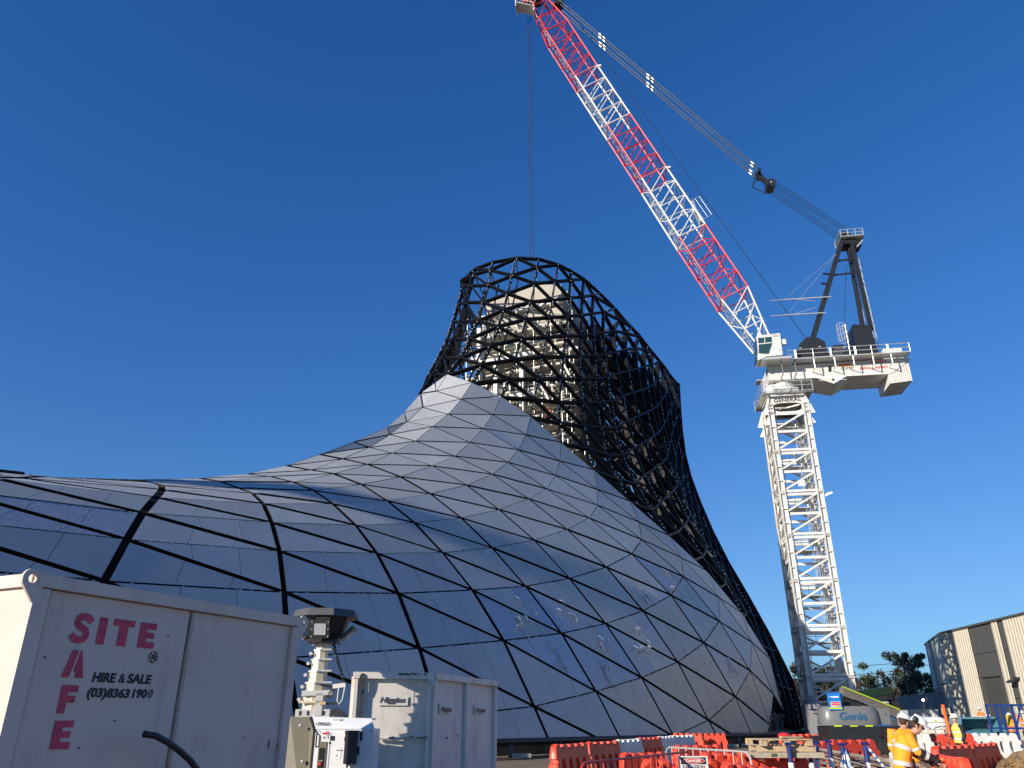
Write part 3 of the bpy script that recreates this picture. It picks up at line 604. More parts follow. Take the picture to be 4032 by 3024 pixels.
# return along the right-hand side
for i in range(4):
    y = .2 + i * 2.2
    for x in (W + .5, W + 1.6): MB().tube((x, y, 17), (x, y, 38.2 if i < 3 else 37), .035, 5).build('standard', 'scaf', scaf, fix=False)
for z in sz:
    for x in (W + .5, W + 1.6):
        MB().tube((x, -2, z), (x, 7.5, z), .034, 5).build('ledger', 'scaf', scaf, fix=False)
    MB().tube((W + 1.64, -2, z + 1), (W + 1.64, 7.5, z + 1), .028, 5).build('guard_rail', 'scaf', scaf, fix=False)
    MB().box((W + 1.05, 2.7, z + .05), (1.0, 9, .05)).build('deck', 'plank', scaf)
# lower bays in front of the open floors
for z in (19.3, 21.3, 23.3, 25.3):
    for yy in (-3.4, -4.6):
        MB().tube((W * .3, yy, z), (W + 2.4, yy, z), .034, 5).build('ledger', 'scaf', scaf, fix=False); MB().tube((W * .3, yy, z + 1), (W + 2.4, yy, z + 1), .028, 5).build('guard_rail', 'scaf', scaf, fix=False)
    MB().box((W * .8, -4, z), (W * .9, 1, .05)).build('deck', 'plank', scaf)
for i in range(5):
    for yy in (-3.4, -4.6): MB().tube((W * .3 + i * 1.7, yy, 16), (W * .3 + i * 1.7, yy, 28), .035, 5).build('standard', 'scaf', scaf, fix=False)

# ------------------------------------------------------------------ tower crane (local x along the deck to the counterweight, -y towards the street side)
crane = thing('tower_crane', 'red and white luffing tower crane with black A-frame on a cream lattice mast', 'crane', (22.57 * 1.2, 59.3 * 1.2, EYE * (1 - 1.2)), -R(8.5)); crane.scale = (1.2, 1.2, 1.2)
HW = 1.6; SEC = 3.34; Z0 = 1.06
def legs(parent, z0, z1, m):
    for sx in (-1, 1):
        for sy in (-1, 1):
            cx, cy = sx * (HW - .2), sy * (HW - .2); mb = MB()
            for s in (-1, 1): mb.box((cx + s * .20, cy, (z0 + z1) / 2), (.05, .42, z1 - z0))
            mb.box((cx, cy - sy * .0, (z0 + z1) / 2), (.36, .06, z1 - z0))
            for z in (z0 + .06, z0 + (z1 - z0) * .28, z0 + (z1 - z0) * .62, z1 - .06): mb.box((cx, cy, z), (.36, .40, .05))
            mb.box((cx, cy, z1), (.52, .52, .05)); mb.build('mast_leg', m, parent)
for i in range(7):
    z0 = Z0 + i * SEC; z1 = z0 + SEC; zm = (z0 + z1) / 2
    sec = MB().box((0, HW - .2, z1 - .16), (2 * HW - .7, .14, .2)).box((0, -HW + .2, z1 - .16), (2 * HW - .7, .14, .2)).box((HW - .2, 0, z1 - .16), (.14, 2 * HW - .7, .2)).box((-HW + .2, 0, z1 - .16), (.14, 2 * HW - .7, .2)).build('mast_section', 'cwhite', crane)
    legs(sec, z0 + .03, z1 - .03, 'cwhite')
    for s in (-1, 1):
        y = s * (HW - .2)
        for za, zb in ((z0, zm), (zm, z1)):
            x0 = HW - .4
            MB().bar((-x0, y, za + .2), (x0, y, zb - .12), .13, .22, (0, 1, 0)).build('mast_brace', 'cwhite', sec) if s < 0 else MB().bar((x0, y, za + .2), (-x0, y, zb - .12), .13, .22, (0, 1, 0)).build('mast_brace', 'cwhite', sec)
            MB().bar((y, -x0 * s, za + .2), (y, x0 * s, zb - .12), .13, .22, (1, 0, 0)).build('mast_brace', 'cwhite', sec)
        MB().box((0, y, zm), (2 * HW - .7, .12, .2)).build('mast_strut', 'cwhite', sec); MB().box((y, 0, zm), (.12, 2 * HW - .7, .2)).build('mast_strut', 'cwhite', sec)
        MB().box((0, y, z0 + .12), (2 * HW - .7, .14, .18)).build('mast_strut', 'cwhite', sec); MB().box((y, 0, z0 + .12), (.14, 2 * HW - .7, .18)).build('mast_strut', 'cwhite', sec)
    # landing, rails and caged ladder
    zp = z1 - .95
    MB().box((-.25, .35, zp), (2.1, 1.5, .07)).build('landing', 'galv', sec)
    mb = MB()
    for x in (-1.2, -.3, .6): mb.tube((x, -.4, zp), (x, -.4, zp + .75), .022, 6)
    for dz in (.4, .75): mb.tube((-1.3, -.4, zp + dz), (.8, -.4, zp + dz), .02, 6)
    mb.build('landing_rail', 'galv', sec)
    mb = MB(); cx, cy, rr = .78, -.35, .36
    for x in (cx - .2, cx + .2): mb.tube((x, cy + rr, z0 + .3), (x, cy + rr, z1), .022, 5)
    for k in range(11): mb.tube((cx - .2, cy + rr, z0 + .4 + k * .28), (cx + .2, cy + rr, z0 + .4 + k * .28), .014, 5)
    mb.build('ladder', 'galv', sec)
    mb = MB()
    for za, zb in ((zp - .95, zp - .15), (zp - 2.3, zp - 1.35)):
        for k in range(9):
            a = math.pi * (1.05 + .9 * k / 8) if True else 0
            a = math.pi + math.pi * k / 8; mb.bar((cx + rr * math.cos(a), cy + rr * math.sin(a), za), (cx + rr * math.cos(a), cy + rr * math.sin(a), zb), .035, .02)
        for z in (za, (za + zb) / 2, zb):
            mb.path([(cx + rr * math.cos(math.pi + math.pi * k / 8), cy + rr * math.sin(math.pi + math.pi * k / 8), z) for k in range(9)], .02, 5)
    mb.build('ladder_cage', 'galv', sec)
    mb = MB().tube((-.95, -1.0, z0), (-.95, -1.0, z1), .035, 6).tube((.55, -1.2, z0), (.57, -1.2, z1), .02, 5); mb.build('cable_riser', 'galv', sec)
MB().box((0, 0, .55), (3.6, 3.6, 1.0)).build('mast_base', 'cwhite', crane)
# floodlights fixed to the mast
for (x, y, z, name) in ((.05, -1.75, 18.35, 'a'),):
    f = MB().box((x, y, z), (.5, .16, .42)).build('floodlight', 'galv', crane); MB().box((x, y - .085, z), (.44, .02, .36)).build('lit_lens', 'lamp', f)
f = MB().bar((-1.75, -1.2, 17.55), (-2.05, -1.5, 17.95), .14, .3).build('floodlight', 'galv', crane); MB().tube((-1.5, -1.3, 17.4), (-1.8, -1.35, 17.6), .04, 6).build('bracket', 'galv', f)
f = MB().bar((1.75, -1.3, 17.5), (2.25, -1.5, 17.72), .16, .14).build('floodlight', 'cblack', crane)
for k in range(3): MB().sphere((1.82 + k * .19, -1.47, 17.46 + k * .085), .075, 8, 6).build('lens', 'lamp', f)
# top section with the rounded opening
ad = MB(); zA, zB = 24.28, 26.15
fr = ell(0, 24.86, 1.12, .38, 20, .62)
for s in (-1, 1):
    v_, f_ = flat_shape([[(-1.55, zA), (1.55, zA), (1.3, zB), (-1.3, zB)], fr], .08)
    ad.add([(p.x, s * (HW - .25) + p.z, p.y) for p in v_], f_)
    ad.add([(s * (HW - .2) + p.z, p.x, p.y) for p in v_], f_)
ad.box((0, 0, zB - .04), (2.9, 2.9, .08)).box((0, 0, 25.6), (2.4, 2.4, .08)); adp = ad.build('top_section', 'cwhite', crane)
MB().box((0, -.3, 24.6), (2.3, 2.0, .1)).build('dark_floor', 'cblack', adp)
for a in (.3, -.4, .1): MB().bar((-1, -1.0 + a, 24.8), (1, -.9 - a, 25.1), .12).build('inner_brace', 'whitesteel', adp)
legs(adp, 24.3, 25.1, 'cwhite')
for s in (-1, 1):
    for y, z0, z1, o in ((-1.5, 24.2, 26.1, .42), (1.5, 24.2, 26.1, .42), (-1.45, 23.35, 24.25, .35), (1.45, 23.35, 24.25, .35)):
        MB().prism([(s * 1.35 if z0 > 24 else s * 1.5, y, z1), (s * (1.6 + o), y, z0 + .1), (s * (1.6 + o), y, z0), (s * 1.55, y, z0)], (0, -.05, 0), (0, .05, 0)).build('flare_plate', 'cwhite', adp)
text('GENERAL', .44, (-1.02, -HW + .19, 25.30), (1, 0, .03), (0, 0, 1), 'decal', adp, bold=.012, width=2.15, spacing=1.05)
mb = MB()
for z in (26.0, 26.45, 26.85):
    pts = [(-1.95, -2.1, z), (2.0, -2.1, z), (2.0, 2.0, z), (-1.95, 2.0, z)]
    for i in range(4): mb.tube(pts[i], pts[(i + 1) % 4], .03, 5)
for x in (-1.95, -1.1, 0, .1, 1.2, 2.0): mb.tube((x, -2.1, 25.9), (x, -2.1, 26.85), .03, 5); mb.tube((x, 2.0, 25.9), (x, 2.0, 26.85), .03, 5)
mb.build('ring_walkway_rail', 'galv', crane)
MB().box((0, -1.80, 25.93), (3.9, .40, .06)).box((0, 1.8, 25.93), (3.9, .5, .06)).box((-1.75, 0, 25.93), (.5, 3.4, .06)).box((1.75, 0, 25.93), (.5, 3.4, .06)).build('ring_walkway', 'galv', crane)
MB().tube((0, 0, 26.15), (0, 0, 26.42), 1.55, 28).tube((0, 0, 26.42), (0, 0, 26.62), 1.38, 28).tube((0, 0, 26.62), (0, 0, 27.3), 1.25, 28).build('slew_ring', 'cwhite', crane, smooth=True)
mb = MB()
for x in (-1.0, -.3, .4): mb.box((x + .3, -1.62, 26.25), (.55, .2, .34))
mb.build('slew_motor', 'galv', crane)
# ---- deck
prof = [(-1.15, 27.25), (-1.15, 28.5), (10.1, 28.55), (10.1, 28.42), (8.35, 27.22)]
deck = MB().prism([(x, -1.5, z) for x, z in prof], (0, 0, 0), (0, 3.0, 0)).build('machinery_deck', 'cwhite', crane)
MB().prism([(2.4, -1.2, 27.2), (4.3, -1.2, 26.72), (5.2, -1.2, 27.2)], (0, 0, 0), (0, 2.6, 0)).build('belly_box', 'whitesteel', deck)
MB().prism([(2.5, -1.53, 27.2), (3.8, -1.53, 26.6), (4.9, -1.53, 27.2)], (0, -.06, 0), (0, .02, 0)).build('gusset', 'cwhite', deck)
MB().tube((3.8, -1.62, 26.95), (3.8, -1.5, 26.95), .1, 10).build('pin', 'cblack', deck)
MB().box((3.72, -1.53, 27.95), (.2, .05, .5), Matrix.Rotation(.2, 3, 'Y')).build('paint_patch', 'cblack', deck)
for x in (2.9, 4.35): MB().box((x, -1.515, 27.87), (.05, .03, 1.25)).build('stiffener', 'cwhite', deck)
for k in range(3):
    MB().box((4.62 + k * .30, -1.52, 28.2), (.24, .03, .2)).build('orange_mark', 'orangepost', deck)
text('CPB', .36, (4.56, -1.515, 27.78), (1, 0, 0), (0, 0, 1), 'decal', deck, width=.95)
text('JOHN', .30, (6.95, -1.515, 28.22), (1, 0, 0), (0, 0, 1), 'signred', deck, bold=.008, width=1.2)
text('HOLLAND', .30, (6.05, -1.515, 27.74), (1, 0, 0), (0, 0, 1), 'signred', deck, bold=.008, width=2.15)
text('1501', .25, (-1.0, -1.42, 26.5), (1, -.3, 0), (0, 0, 1), 'decal', crane)
MB().box((4.1, -2.05, 28.62), (11.4, 1.0, .08)).build('walkway', 'galv', deck)
MB().box((4.1, 2.05, 28.62), (11.4, 1.0, .08)).build('walkway', 'galv', deck)
for k, x in enumerate((-.2, .85, 2.35, 3.95, 5.4, 6.9, 8.3)):
    MB().bar((x, -2.45, 28.6), (x + .02, -2.4, 27.3 if x < 1.2 else 27.75), .07, .07).bar((x, -2.4, 27.4 if x < 1.2 else 27.8), (x, -1.5, 27.3 if x < 1.2 else 27.75), .06, .06).build('walkway_bracket', 'cblack' if x < 1.2 else 'galv', deck)
for sy in (-2.5, 2.5):
    for a, b in ((.0, .95), (1.05, 3.7), (3.8, 5.6), (5.7, 8.1), (8.2, 9.8)):
        mb = MB()
        for dz in (.38, .75): mb.tube((a, sy, 28.65 + dz), (b, sy, 28.65 + dz), .028, 6)
        n = max(1, round((b - a) / 1.3))
        for i in range(n + 1): mb.tube((a + (b - a) * i / n, sy, 28.65), (a + (b - a) * i / n, sy, 29.4), .028, 6)
        mb.build('walkway_rail', 'galv', deck)
# counterweight slabs
for k in range(12):
    x = 8.15 + k * .145
    MB().prism([(x, -1.45, 27.3 + min(1, k * .09)), (x, -1.45, 26.4 + .012 * k), (x, 1.45, 26.4 + .012 * k), (x, 1.45, 27.3 + min(1, k * .09))], (0, 0, 0), (.118, 0, 0)).build('counterweight_slab', 'cwhite', crane)
for k in range(9): MB().box((8.25 + k * .16, -.3, 29.05), (.13, 2.2, .9)).build('counterweight_slab', 'cwhite', crane)
# cab
cab = MB().prism([(-1.95, -3.0, 30.68), (-.08, -3.0, 30.78), (-.12, -3.0, 28.8), (-1.35, -3.0, 28.75), (-2.15, -3.0, 28.45), (-2.02, -3.0, 29.15)], (0, 0, 0), (0, 1.45, 0)).build('cab', 'cwhite', crane)
MB().prism([(-1.87, -3.02, 30.45), (-.78, -3.02, 30.5), (-.80, -3.02, 30.02), (-1.9, -3.02, 29.96)], (0, 0, 0), (0, .03, 0)).build('window', 'glass', cab)
MB().prism([(-1.9, -3.02, 29.86), (-.8, -3.02, 29.92), (-1.2, -3.02, 28.95), (-1.98, -3.02, 29.05)], (0, 0, 0), (0, .03, 0)).build('window', 'glass', cab)
MB().box((-1.36, -3.03, 30.2), (.05, .03, .5)).build('mullion', 'cwhite', cab)
MB().prism([(-2.02, -2.9, 30.5), (-2.06, -2.9, 29.2), (-2.06, -1.65, 29.2), (-2.02, -1.65, 30.5)], (0, 0, 0), (-.02, 0, 0)).build('windscreen', 'glass', cab)
MB().prism([(-2.14, -2.9, 29.1), (-2.2, -2.9, 28.5), (-2.2, -1.65, 28.5), (-2.14, -1.65, 29.1)], (0, 0, 0), (-.02, 0, 0)).build('windscreen', 'glass', cab)
MB().box((-.62, -2.2, 28.6), (2.4, 1.5, .2)).build('cab_floor', 'galv', cab)
text('FAVELLE', .13, (-.72, -3.015, 30.6), (1, 0, 0), (0, 0, 1), 'decal', cab, width=.56); text('FAVCO', .13, (-.7, -3.015, 30.46), (1, 0, 0), (0, 0, 1), 'decal', cab, width=.5)
MB().box((.18, -2.7, 30.05), (.3, .35, .45)).build('air_conditioner', 'cwhite', cab)
MB().bar((-.35, -3.02, 29.2), (-.15, -3.02, 29.35), .03).bar((-.35, -3.02, 29.2), (-.42, -3.02, 29.3), .03).build('tick_mark', 'galv', cab)
# winch housings and engine room
def house(name, pts, y0, y1, m='cblack', parent=deck): return MB().prism([(x, y0, z) for x, z in pts], (0, 0, 0), (0, y1 - y0, 0)).build(name, m, parent)
dr = house('winch_housing', [(1.3, 28.7), (1.35, 29.6), (1.75, 30.5), (2.45, 31.1), (3.1, 31.1), (3.8, 30.55), (3.85, 29.6), (3.85, 28.7)], -1.3, -1.05)
house('winch_housing', [(1.3, 28.7), (1.35, 29.6), (1.75, 30.5), (2.45, 31.1), (3.1, 31.1), (3.8, 30.55), (3.85, 29.6), (3.85, 28.7)], .9, 1.15)
MB().tube((2.6, -1.0, 29.9), (2.6, .9, 29.9), .85, 20).build('rope_drum', 'cblack', dr, smooth=True); MB().tube((2.6, -1.45, 29.9), (2.6, -1.3, 29.9), .16, 12).build('drum_hub', 'basegrey', dr)
for x, z in ((1.75, 30.1), (3.3, 30.1)): MB().box((x, -1.32, z), (.16, .03, .09)).build('maker_plate', 'galv', dr)
d2 = house('winch_housing', [(3.95, 28.7), (3.98, 29.6), (4.4, 30.2), (5.2, 30.2), (5.45, 29.6), (5.45, 28.7)], -1.25, 1.0)
MB().tube((4.7, -1.35, 29.5), (4.7, -1.25, 29.5), .4, 14).build('rope_drum', 'basegrey', d2)
for q in ((4.9, 29.8), (5.1, 29.6), (4.5, 29.7), (5.2, 29.85)): MB().box((q[0], -1.3, q[1]), (.14, .06, .1)).build('valve', 'yellow' if q[0] == 4.9 else 'galv', d2)
er = house('engine_room', [(5.7, 28.7), (6.15, 29.5), (6.25, 32.0), (7.65, 31.8), (7.7, 30), (7.95, 28.7)], -1.3, 1.2)
MB().box((6.9, -1.33, 29.5), (1.4, .04, .06)).build('trim', 'basegrey', er)
mb = MB()
for k in range(12):
    a = 2 * math.pi * k / 12; mb.bar((5.2 + .38 * math.cos(a), -1.6 + .38 * math.sin(a), 30.3), (5.2 + .38 * math.cos(a), -1.6 + .38 * math.sin(a), 31.9), .03, .02)
for z in (30.3, 30.8, 31.3, 31.9): mb.path([(5.2 + .38 * math.cos(2 * math.pi * k / 12), -1.6 + .38 * math.sin(2 * math.pi * k / 12), z) for k in range(12)], .02, 5, closed=True)
mb.tube((5.55, -1.5, 28.7), (5.55, -1.5, 31.9), .04, 6).build('ladder_cage', 'galv', deck)
# A-frame
ap = Vector((7.5, 0, 40.9))
for s in (-1, 1):
    MB().bar((2.1, s * 1.15, 28.8), (6.95, s * .55, 40.6), .30, .42, (0, 1, 0)).build('a_frame_front_leg', 'cblack', crane)
    MB().bar((7.75, s * 1.0, 31.5), (7.75, s * .5, 40.6), .26, .40, (0, 1, 0)).build('a_frame_back_leg', 'cblack', crane)
MB().bar((7.2, -.3, 31.5), (7.55, -.1, 40.2), .16, .22, (0, 1, 0)).build('a_frame_back_leg', 'cblack', crane)
for z, x0 in ((38.6, 6.05), (37.2, 5.5)): MB().bar((x0, -.7, z), (7.8, -.6, z + .15), .1, .14).build('a_frame_tie', 'cblack', crane)
for z, x0 in ((37.25, 5.1), (36.3, 4.8)): MB().bar((x0 - .35, -1.0, z), (x0 + .5, -.9, z - .1), .12, .14).build('step_bracket', 'cblack', crane)
head = MB().tube((7.35, -.6, 41.05), (7.35, .6, 41.05), .55, 18).box((7.6, 0, 40.6), (1.2, 1.3, .5)).box((8.1, 0, 40.35), (.9, 1.2, .5)).build('a_frame_head', 'cblack', crane, smooth=True)
mb = MB()
for z in (40.9, 41.25, 41.6):
    pts = [(6.85, -1.0, z), (8.75, -1.0, z), (8.75, 1.0, z), (6.85, 1.0, z)]
    for i in range(4): mb.tube(pts[i], pts[(i + 1) % 4], .03 if z > 41 else .05, 5)
for x in (6.85, 7.45, 8.1, 8.75):
    for y in (-1.0, 1.0): mb.tube((x, y, 40.9), (x, y, 41.6), .03, 5)
mb.build('head_platform_rail', 'galv', crane)
MB().box((8.0, 0, 40.86), (1.6, 2.0, .05)).build('head_platform', 'galv', crane)
MB().bar((8.0, -.9, 39.75), (8.6, -.9, 40.4), .1).build('platform_prop', 'galv', crane)
mb = MB()
for s in (-.2, .2): mb.tube((8.35 + s, 1.0, 29), (8.2 + s, 1.0, 40.5), .025, 5)
for k in range(30):
    z = 29.3 + k * .37; x = 8.35 - .15 * (z - 29) / 11.5
    mb.tube((x - .2, 1, z), (x + .2, 1, z), .016, 4)
    if k % 2 == 0: mb.path([(x + .38 * math.cos(math.pi * t / 6), 1 - .55 * math.sin(math.pi * t / 6) , z) for t in range(7)], .02, 4)
for t in (1, 2, 3, 4, 5): mb.tube((8.35 + .38 * math.cos(math.pi * t / 6), 1 - .55 * math.sin(math.pi * t / 6), 29.3), (8.2 + .38 * math.cos(math.pi * t / 6), 1 - .55 * math.sin(math.pi * t / 6), 40), .016, 4)
mb.build('back_ladder', 'galv', crane)
for z, x0, x1 in ((34.85, -.05, 5.0), (33.35, -.25, 4.3)):
    pb = MB().tube((x0, -1.2, z + .1 * 0), (x0 + 1.2, -1.2, z), .035, 6).tube((x0 + 1.2, -1.2, z), (x1, -1.2, z - .05), .06, 8).build('side_pole', 'galv', crane)
    MB().tube((x0 + 1.9, -1.2, z), (3.6, -1.2, z - .35 if z > 34 else z + .55), .022, 5).build('pole_stay', 'galv', pb)
for x0, z0 in ((1.3, 35), (1.35, 33.6)): MB().tube((x0, -1.2, z0), (6.3, -.6, 39.4), .012, 4).build('thin_line', 'galv', crane)
MB().tube((7.0, -.2, 38), (5.6, -.2, 31), .025, 4).build('slack_cable', 'cable', crane)
# ---- boom: bottom chord and top chord in the crane's plane
def B_(t):   # t metres of height parameter along bottom chord
    return t
bot = [(-1.62, 30.9), (-4.12, 35.35), (-7.16, 42.2), (-10.08, 49.15), (-13.05, 56.1), (-15.98, 62.95), (-18.92, 69.85), (-20.95, 76.4)]
topc = [(-.48, 31.5), (-1.75, 36.45), (-4.73, 43.3), (-7.72, 50.25), (-10.72, 57.2), (-13.68, 64.1), (-16.6, 71.1), (-19.7, 77.0)]
cols = ['cwhite', 'cred', 'cwhite', 'cred', 'cwhite', 'cred', 'cred']; widths = [.95, 1.2, 1.2, 1.2, 1.2, 1.2, 1.2, .7]
def bp(c, f): return Vector((c[0], 0, c[1]))
for i in range(7):
    m = cols[i]
    def P(side, ytop, t):
        arr = bot if side == 0 else topc
        a = Vector((arr[i][0], 0, arr[i][1])); b = Vector((arr[i + 1][0], 0, arr[i + 1][1])); p = a.lerp(b, t); p.y = ytop * (widths[i] * (1 - t) + widths[i + 1] * t); return p
    sec = MB().bar(P(0, -1, 0), P(0, 1, 0), .09).bar(P(1, -1, 0), P(1, 1, 0), .09).bar(P(0, -1, 0), P(1, -1, 0), .09).bar(P(0, 1, 0), P(1, 1, 0), .09).build('boom_section', m, crane)
    for sd in (0, 1):
        for s in (-1, 1): MB().tube(P(sd, s, 0.0), P(sd, s, .995), .085, 8).build('chord', m, sec, smooth=True)
    nb = 4 if 0 < i < 6 else 3
    for k in range(nb):
        t0, t1 = k / nb, (k + 1) / nb
        for s in (-1, 1):
            MB().tube(P(0, s, t0), P(1, s, t1), .055, 6).build('lacing', m, sec, fix=False)
            MB().tube(P(0, s, t1), P(1, s, t1), .050, 6).build('lacing', m, sec, fix=False)
        for sd in (0, 1):
            MB().tube(P(sd, -1 if k % 2 else 1, t0), P(sd, 1 if k % 2 else -1, t1), .045, 6).build('lacing', m, sec, fix=False)
            MB().tube(P(sd, -1, t1), P(sd, 1, t1), .036, 6).build('lacing', m, sec, fix=False)
    # walkway strip with rungs inside the boom
    mb = MB(); a = P(0, .2, 0).lerp(P(1, .2, 0), .12); b = P(0, .2, 1).lerp(P(1, .2, 1), .12); a2 = P(0, .75, 0).lerp(P(1, .75, 0), .12); b2 = P(0, .75, 1).lerp(P(1, .75, 1), .12)
    mb.tube(a, b, .022, 4).tube(a2, b2, .022, 4)
    for k in range(16): mb.tube(a.lerp(b, k / 16), a2.lerp(b2, k / 16), .014, 4)
    mb.build('boom_ladder', 'galv', sec, fix=False)
    if i in (2, 4): MB().box(P(1, -1, .96) + Vector((.12, 0, .05)), (.35, .3, .2)).build('pendant_rest', m, sec)
pq = [Vector((x, -1.25, z)) for x, z in ((-5.78, 45.99), (-4.96, 46.39), (-4.04, 44.24), (-4.82, 43.84))]; mb = MB()
for i in range(4): mb.tube(pq[i], pq[(i + 1) % 4], .022, 5)
mb.tube(pq[0].lerp(pq[1], .5), pq[3].lerp(pq[2], .5), .02, 5); mb.build('boom_platform_rail', 'galv', crane)
ps4 = [Vector((x, -1.0, z)) for x, z in ((-5.66, 46.13), (-5.50, 46.11), (-4.94, 43.77), (-5.1, 43.78))]; MB().prism(ps4, (0, -.03, 0), (0, .9, 0)).build('boom_platform', 'galv', crane)
# boom head, tip platform, deflector sheaves
tp = Vector((-20.6, 0, 76.8))
MB().tube((-20.4, -.5, 76.5), (-20.4, .5, 76.5), .7, 16).box((-20.2, 0, 76.0), (1.4, 1.0, 1.0)).build('head_sheave', 'cblack', crane)
MB().bar((-20.3, 0, 76.5), (-21.6, 0, 76.0), .5, .6).build('boom_head', 'cred', crane)
tpf = MB().box((-21.2, -1.2, 73.55), (2.0, 1.3, .06), Matrix.Rotation(.45, 3, 'Y')).build('tip_platform', 'galv', crane)
mb = MB()
for k in range(6):
    c = Vector((-22.1 + k * .36, -1.2, 73.95 - k * .17)); mb.bar(c + Vector((0, -.65, 0)), c + Vector((0, .65, 0)), .06, .08)
    for y in (-.65, .65): mb.tube(c + Vector((0, y, 0)), c + Vector((.45, y, .95)), .03, 5)
for y in (-1.85, -.55):
    mb.tube((-22.1, y, 73.95), (-20.3, y, 73.1), .035, 5); mb.tube((-21.65, y, 74.9), (-19.85, y, 74.05), .035, 5); mb.tube((-21.9, y, 74.4), (-20.1, y, 73.55), .03, 5)
mb.build('tip_platform_rail', 'galv', tpf)
MB().box((-22.15, -1.2, 73.8), (.08, 1.4, .9)).build('end_plate', 'cwhite', tpf); MB().box((-20.2, -1.2, 73.0), (.08, 1.0, .9)).build('end_plate', 'cwhite', tpf)
MB().box((-20.85, -.75, 74.3), (.16, .16, .55)).build('overhaul_ball', 'yellow', crane)
dfl = MB().tube((-17.5, -.5, 75.1), (-17.5, .5, 75.1), .55, 16).build('deflector_sheave', 'cblack', crane); MB().bar((-18.2, 0, 74.6), (-17.3, 0, 75.6), .8, .12).build('sheave_guard', 'cred', dfl)
# luffing ropes and pendants
blk = Vector((1.2, 0, 48.75))
for k in range(4):
    y = -.42 + k * .28
    MB().tube((7.75, y, 42.1), (2.2, y, 47.95), .022, 5).build('luffing_rope', 'cable', crane); MB().tube((7.05, y, 41.45), (1.62, y, 47.35), .022, 5).build('luffing_rope', 'cable', crane)
lb = MB().tube((1.80, -.55, 47.75), (1.80, .55, 47.75), .46, 16).bar((1.7, 0, 47.9), (.75, 0, 49.4), .5, .3).bar((.9, -.75, 49.2), (.9, .75, 49.2), .25, .35).build('luffing_block', 'cblack', crane)
mb = MB()
for y in (-.7, .7): mb.bar((.35, y, 48.3), (1.5, y, 47.4), .06).bar((.35, y, 48.3), (.7, y, 48.9), .06).bar((1.5, y, 47.4), (1.6, y, 48.0), .06)
mb.bar((.35, -.7, 48.3), (.35, .7, 48.3), .06).build('block_guard', 'cblack', lb)
MB().tube((1.80, -.62, 47.75), (1.80, -.56, 47.75), .09, 8).build('pin', 'galv', lb)
tipp = Vector((-18.6, 0, 76.3))
for y in (-.8, -.35, .35, .8):
    a = Vector((.75, y, 49.45)); b = Vector((tipp.x, y, tipp.z)); d = b - a
    MB().tube(a, b, .045, 6).build('pendant_bar', 'cable', crane)
    for t in (.015, .455, .475, .695, .715):
        MB().tube(a + d * t, a + d * (t + .011), .085, 6).build('pendant_socket', 'galv', crane)
    for t in (.464, .703): MB().box(a + d * t, (.3, .12, .3)).build('pendant_link', 'cblack', crane)
MB().tube((2.7, -.3, 31.2), (-17.2, -.2, 75.4), .03, 5).build('hoist_rope', 'cable', crane)
# hook rope drops into the tower mouth
for dx in (-.13, .13): MB().tube((-20.9 + dx, 0, 76), (-20.9 + dx, 0, 33), .032, 5).build('hook_rope', 'cable', crane)
hb = MB().box((-20.9, 0, 32.6), (.7, .3, .9)).build('hook_block', 'yellow', crane); MB().path([(-20.9, 0, 32.2), (-20.9, 0, 31.9), (-20.75, 0, 31.7), (-20.6, 0, 31.85)], .07, 6).build('hook', 'cblack', hb)

# ------------------------------------------------------------------ warehouse on the right
KW = 1.15; wP = Vector((39.8, 74.7, 0)) * KW; wE = Vector((38.6, 60, 0)) * KW; wx = (wE - wP).normalized()
wh = thing('warehouse', 'cream corrugated warehouse with dark panels and a roller door beyond the works', 'warehouse', wP, math.atan2(wx.y, wx.x)); wh.scale = (KW, KW, KW); wh.location.z = EYE * (1 - KW)
WI = (Matrix.Translation(wP / KW) @ Matrix.Rotation(math.atan2(wx.y, wx.x), 4, 'Z')).inverted()
def rib_sheet(s0, s1, z0, z1, pitch=.42, depth=.07, y=0.0):
    mb = MB(); n = max(1, round((s1 - s0) / pitch)); pr = []
    for i in range(n):
        a = s0 + (s1 - s0) * i / n; p = (s1 - s0) / n
        pr += [(a, y), (a + p * .42, y), (a + p * .56, y - depth), (a + p * .86, y - depth)]
    pr.append((s1, y)); vs = [(x, yy, z0) for x, yy in pr] + [(x, yy, z1) for x, yy in pr]; k = len(pr)
    mb.add(vs, [(i, i + 1, k + i + 1, k + i) for i in range(k - 1)]); return mb
H = 9.0
MB().prism([(0, .15, 0), (45, .15, 0), (45, 30, 0), (0, 30, 0)], (0, 0, 0), (0, 0, H - .05)).build('wall_core', 'whdark', wh)
for s0, s1 in ((0, 5.35), (9.4, 10.42), (11.3, 45)): rib_sheet(s0, s1, .1, H - .12).build('wall_sheet', 'whcream', wh, fix=False)
for k in range(4):
    for z0, z1 in ((4.95, 6.65), (6.70, 8.86)): MB().box((5.36 + .505 + k * 1.01, .08, (z0 + z1) / 2), (.98, .08, z1 - z0)).build('dark_panel', 'whdark', wh)
MB().box((7.38, .125, 6.9), (4.04, .02, 3.95)).build('panel_joint', 'whjoint', wh)
for z0, z1 in ((3.15, 6.65), (6.70, 8.86)): MB().box((10.86, .08, (z0 + z1) / 2), (.84, .08, z1 - z0)).build('dark_panel', 'whdark', wh)
MB().box((10.86, .125, 6.0), (.84, .02, 5.7)).build('panel_joint', 'whjoint', wh)
MB().box((10.86, .06, 1.55), (.8, .06, 3.05)).build('side_door', 'whdark', wh)
MB().box((10.86, .0, 1.85), (.5, .03, .16)).build('door_notice', 'signwhite', wh)
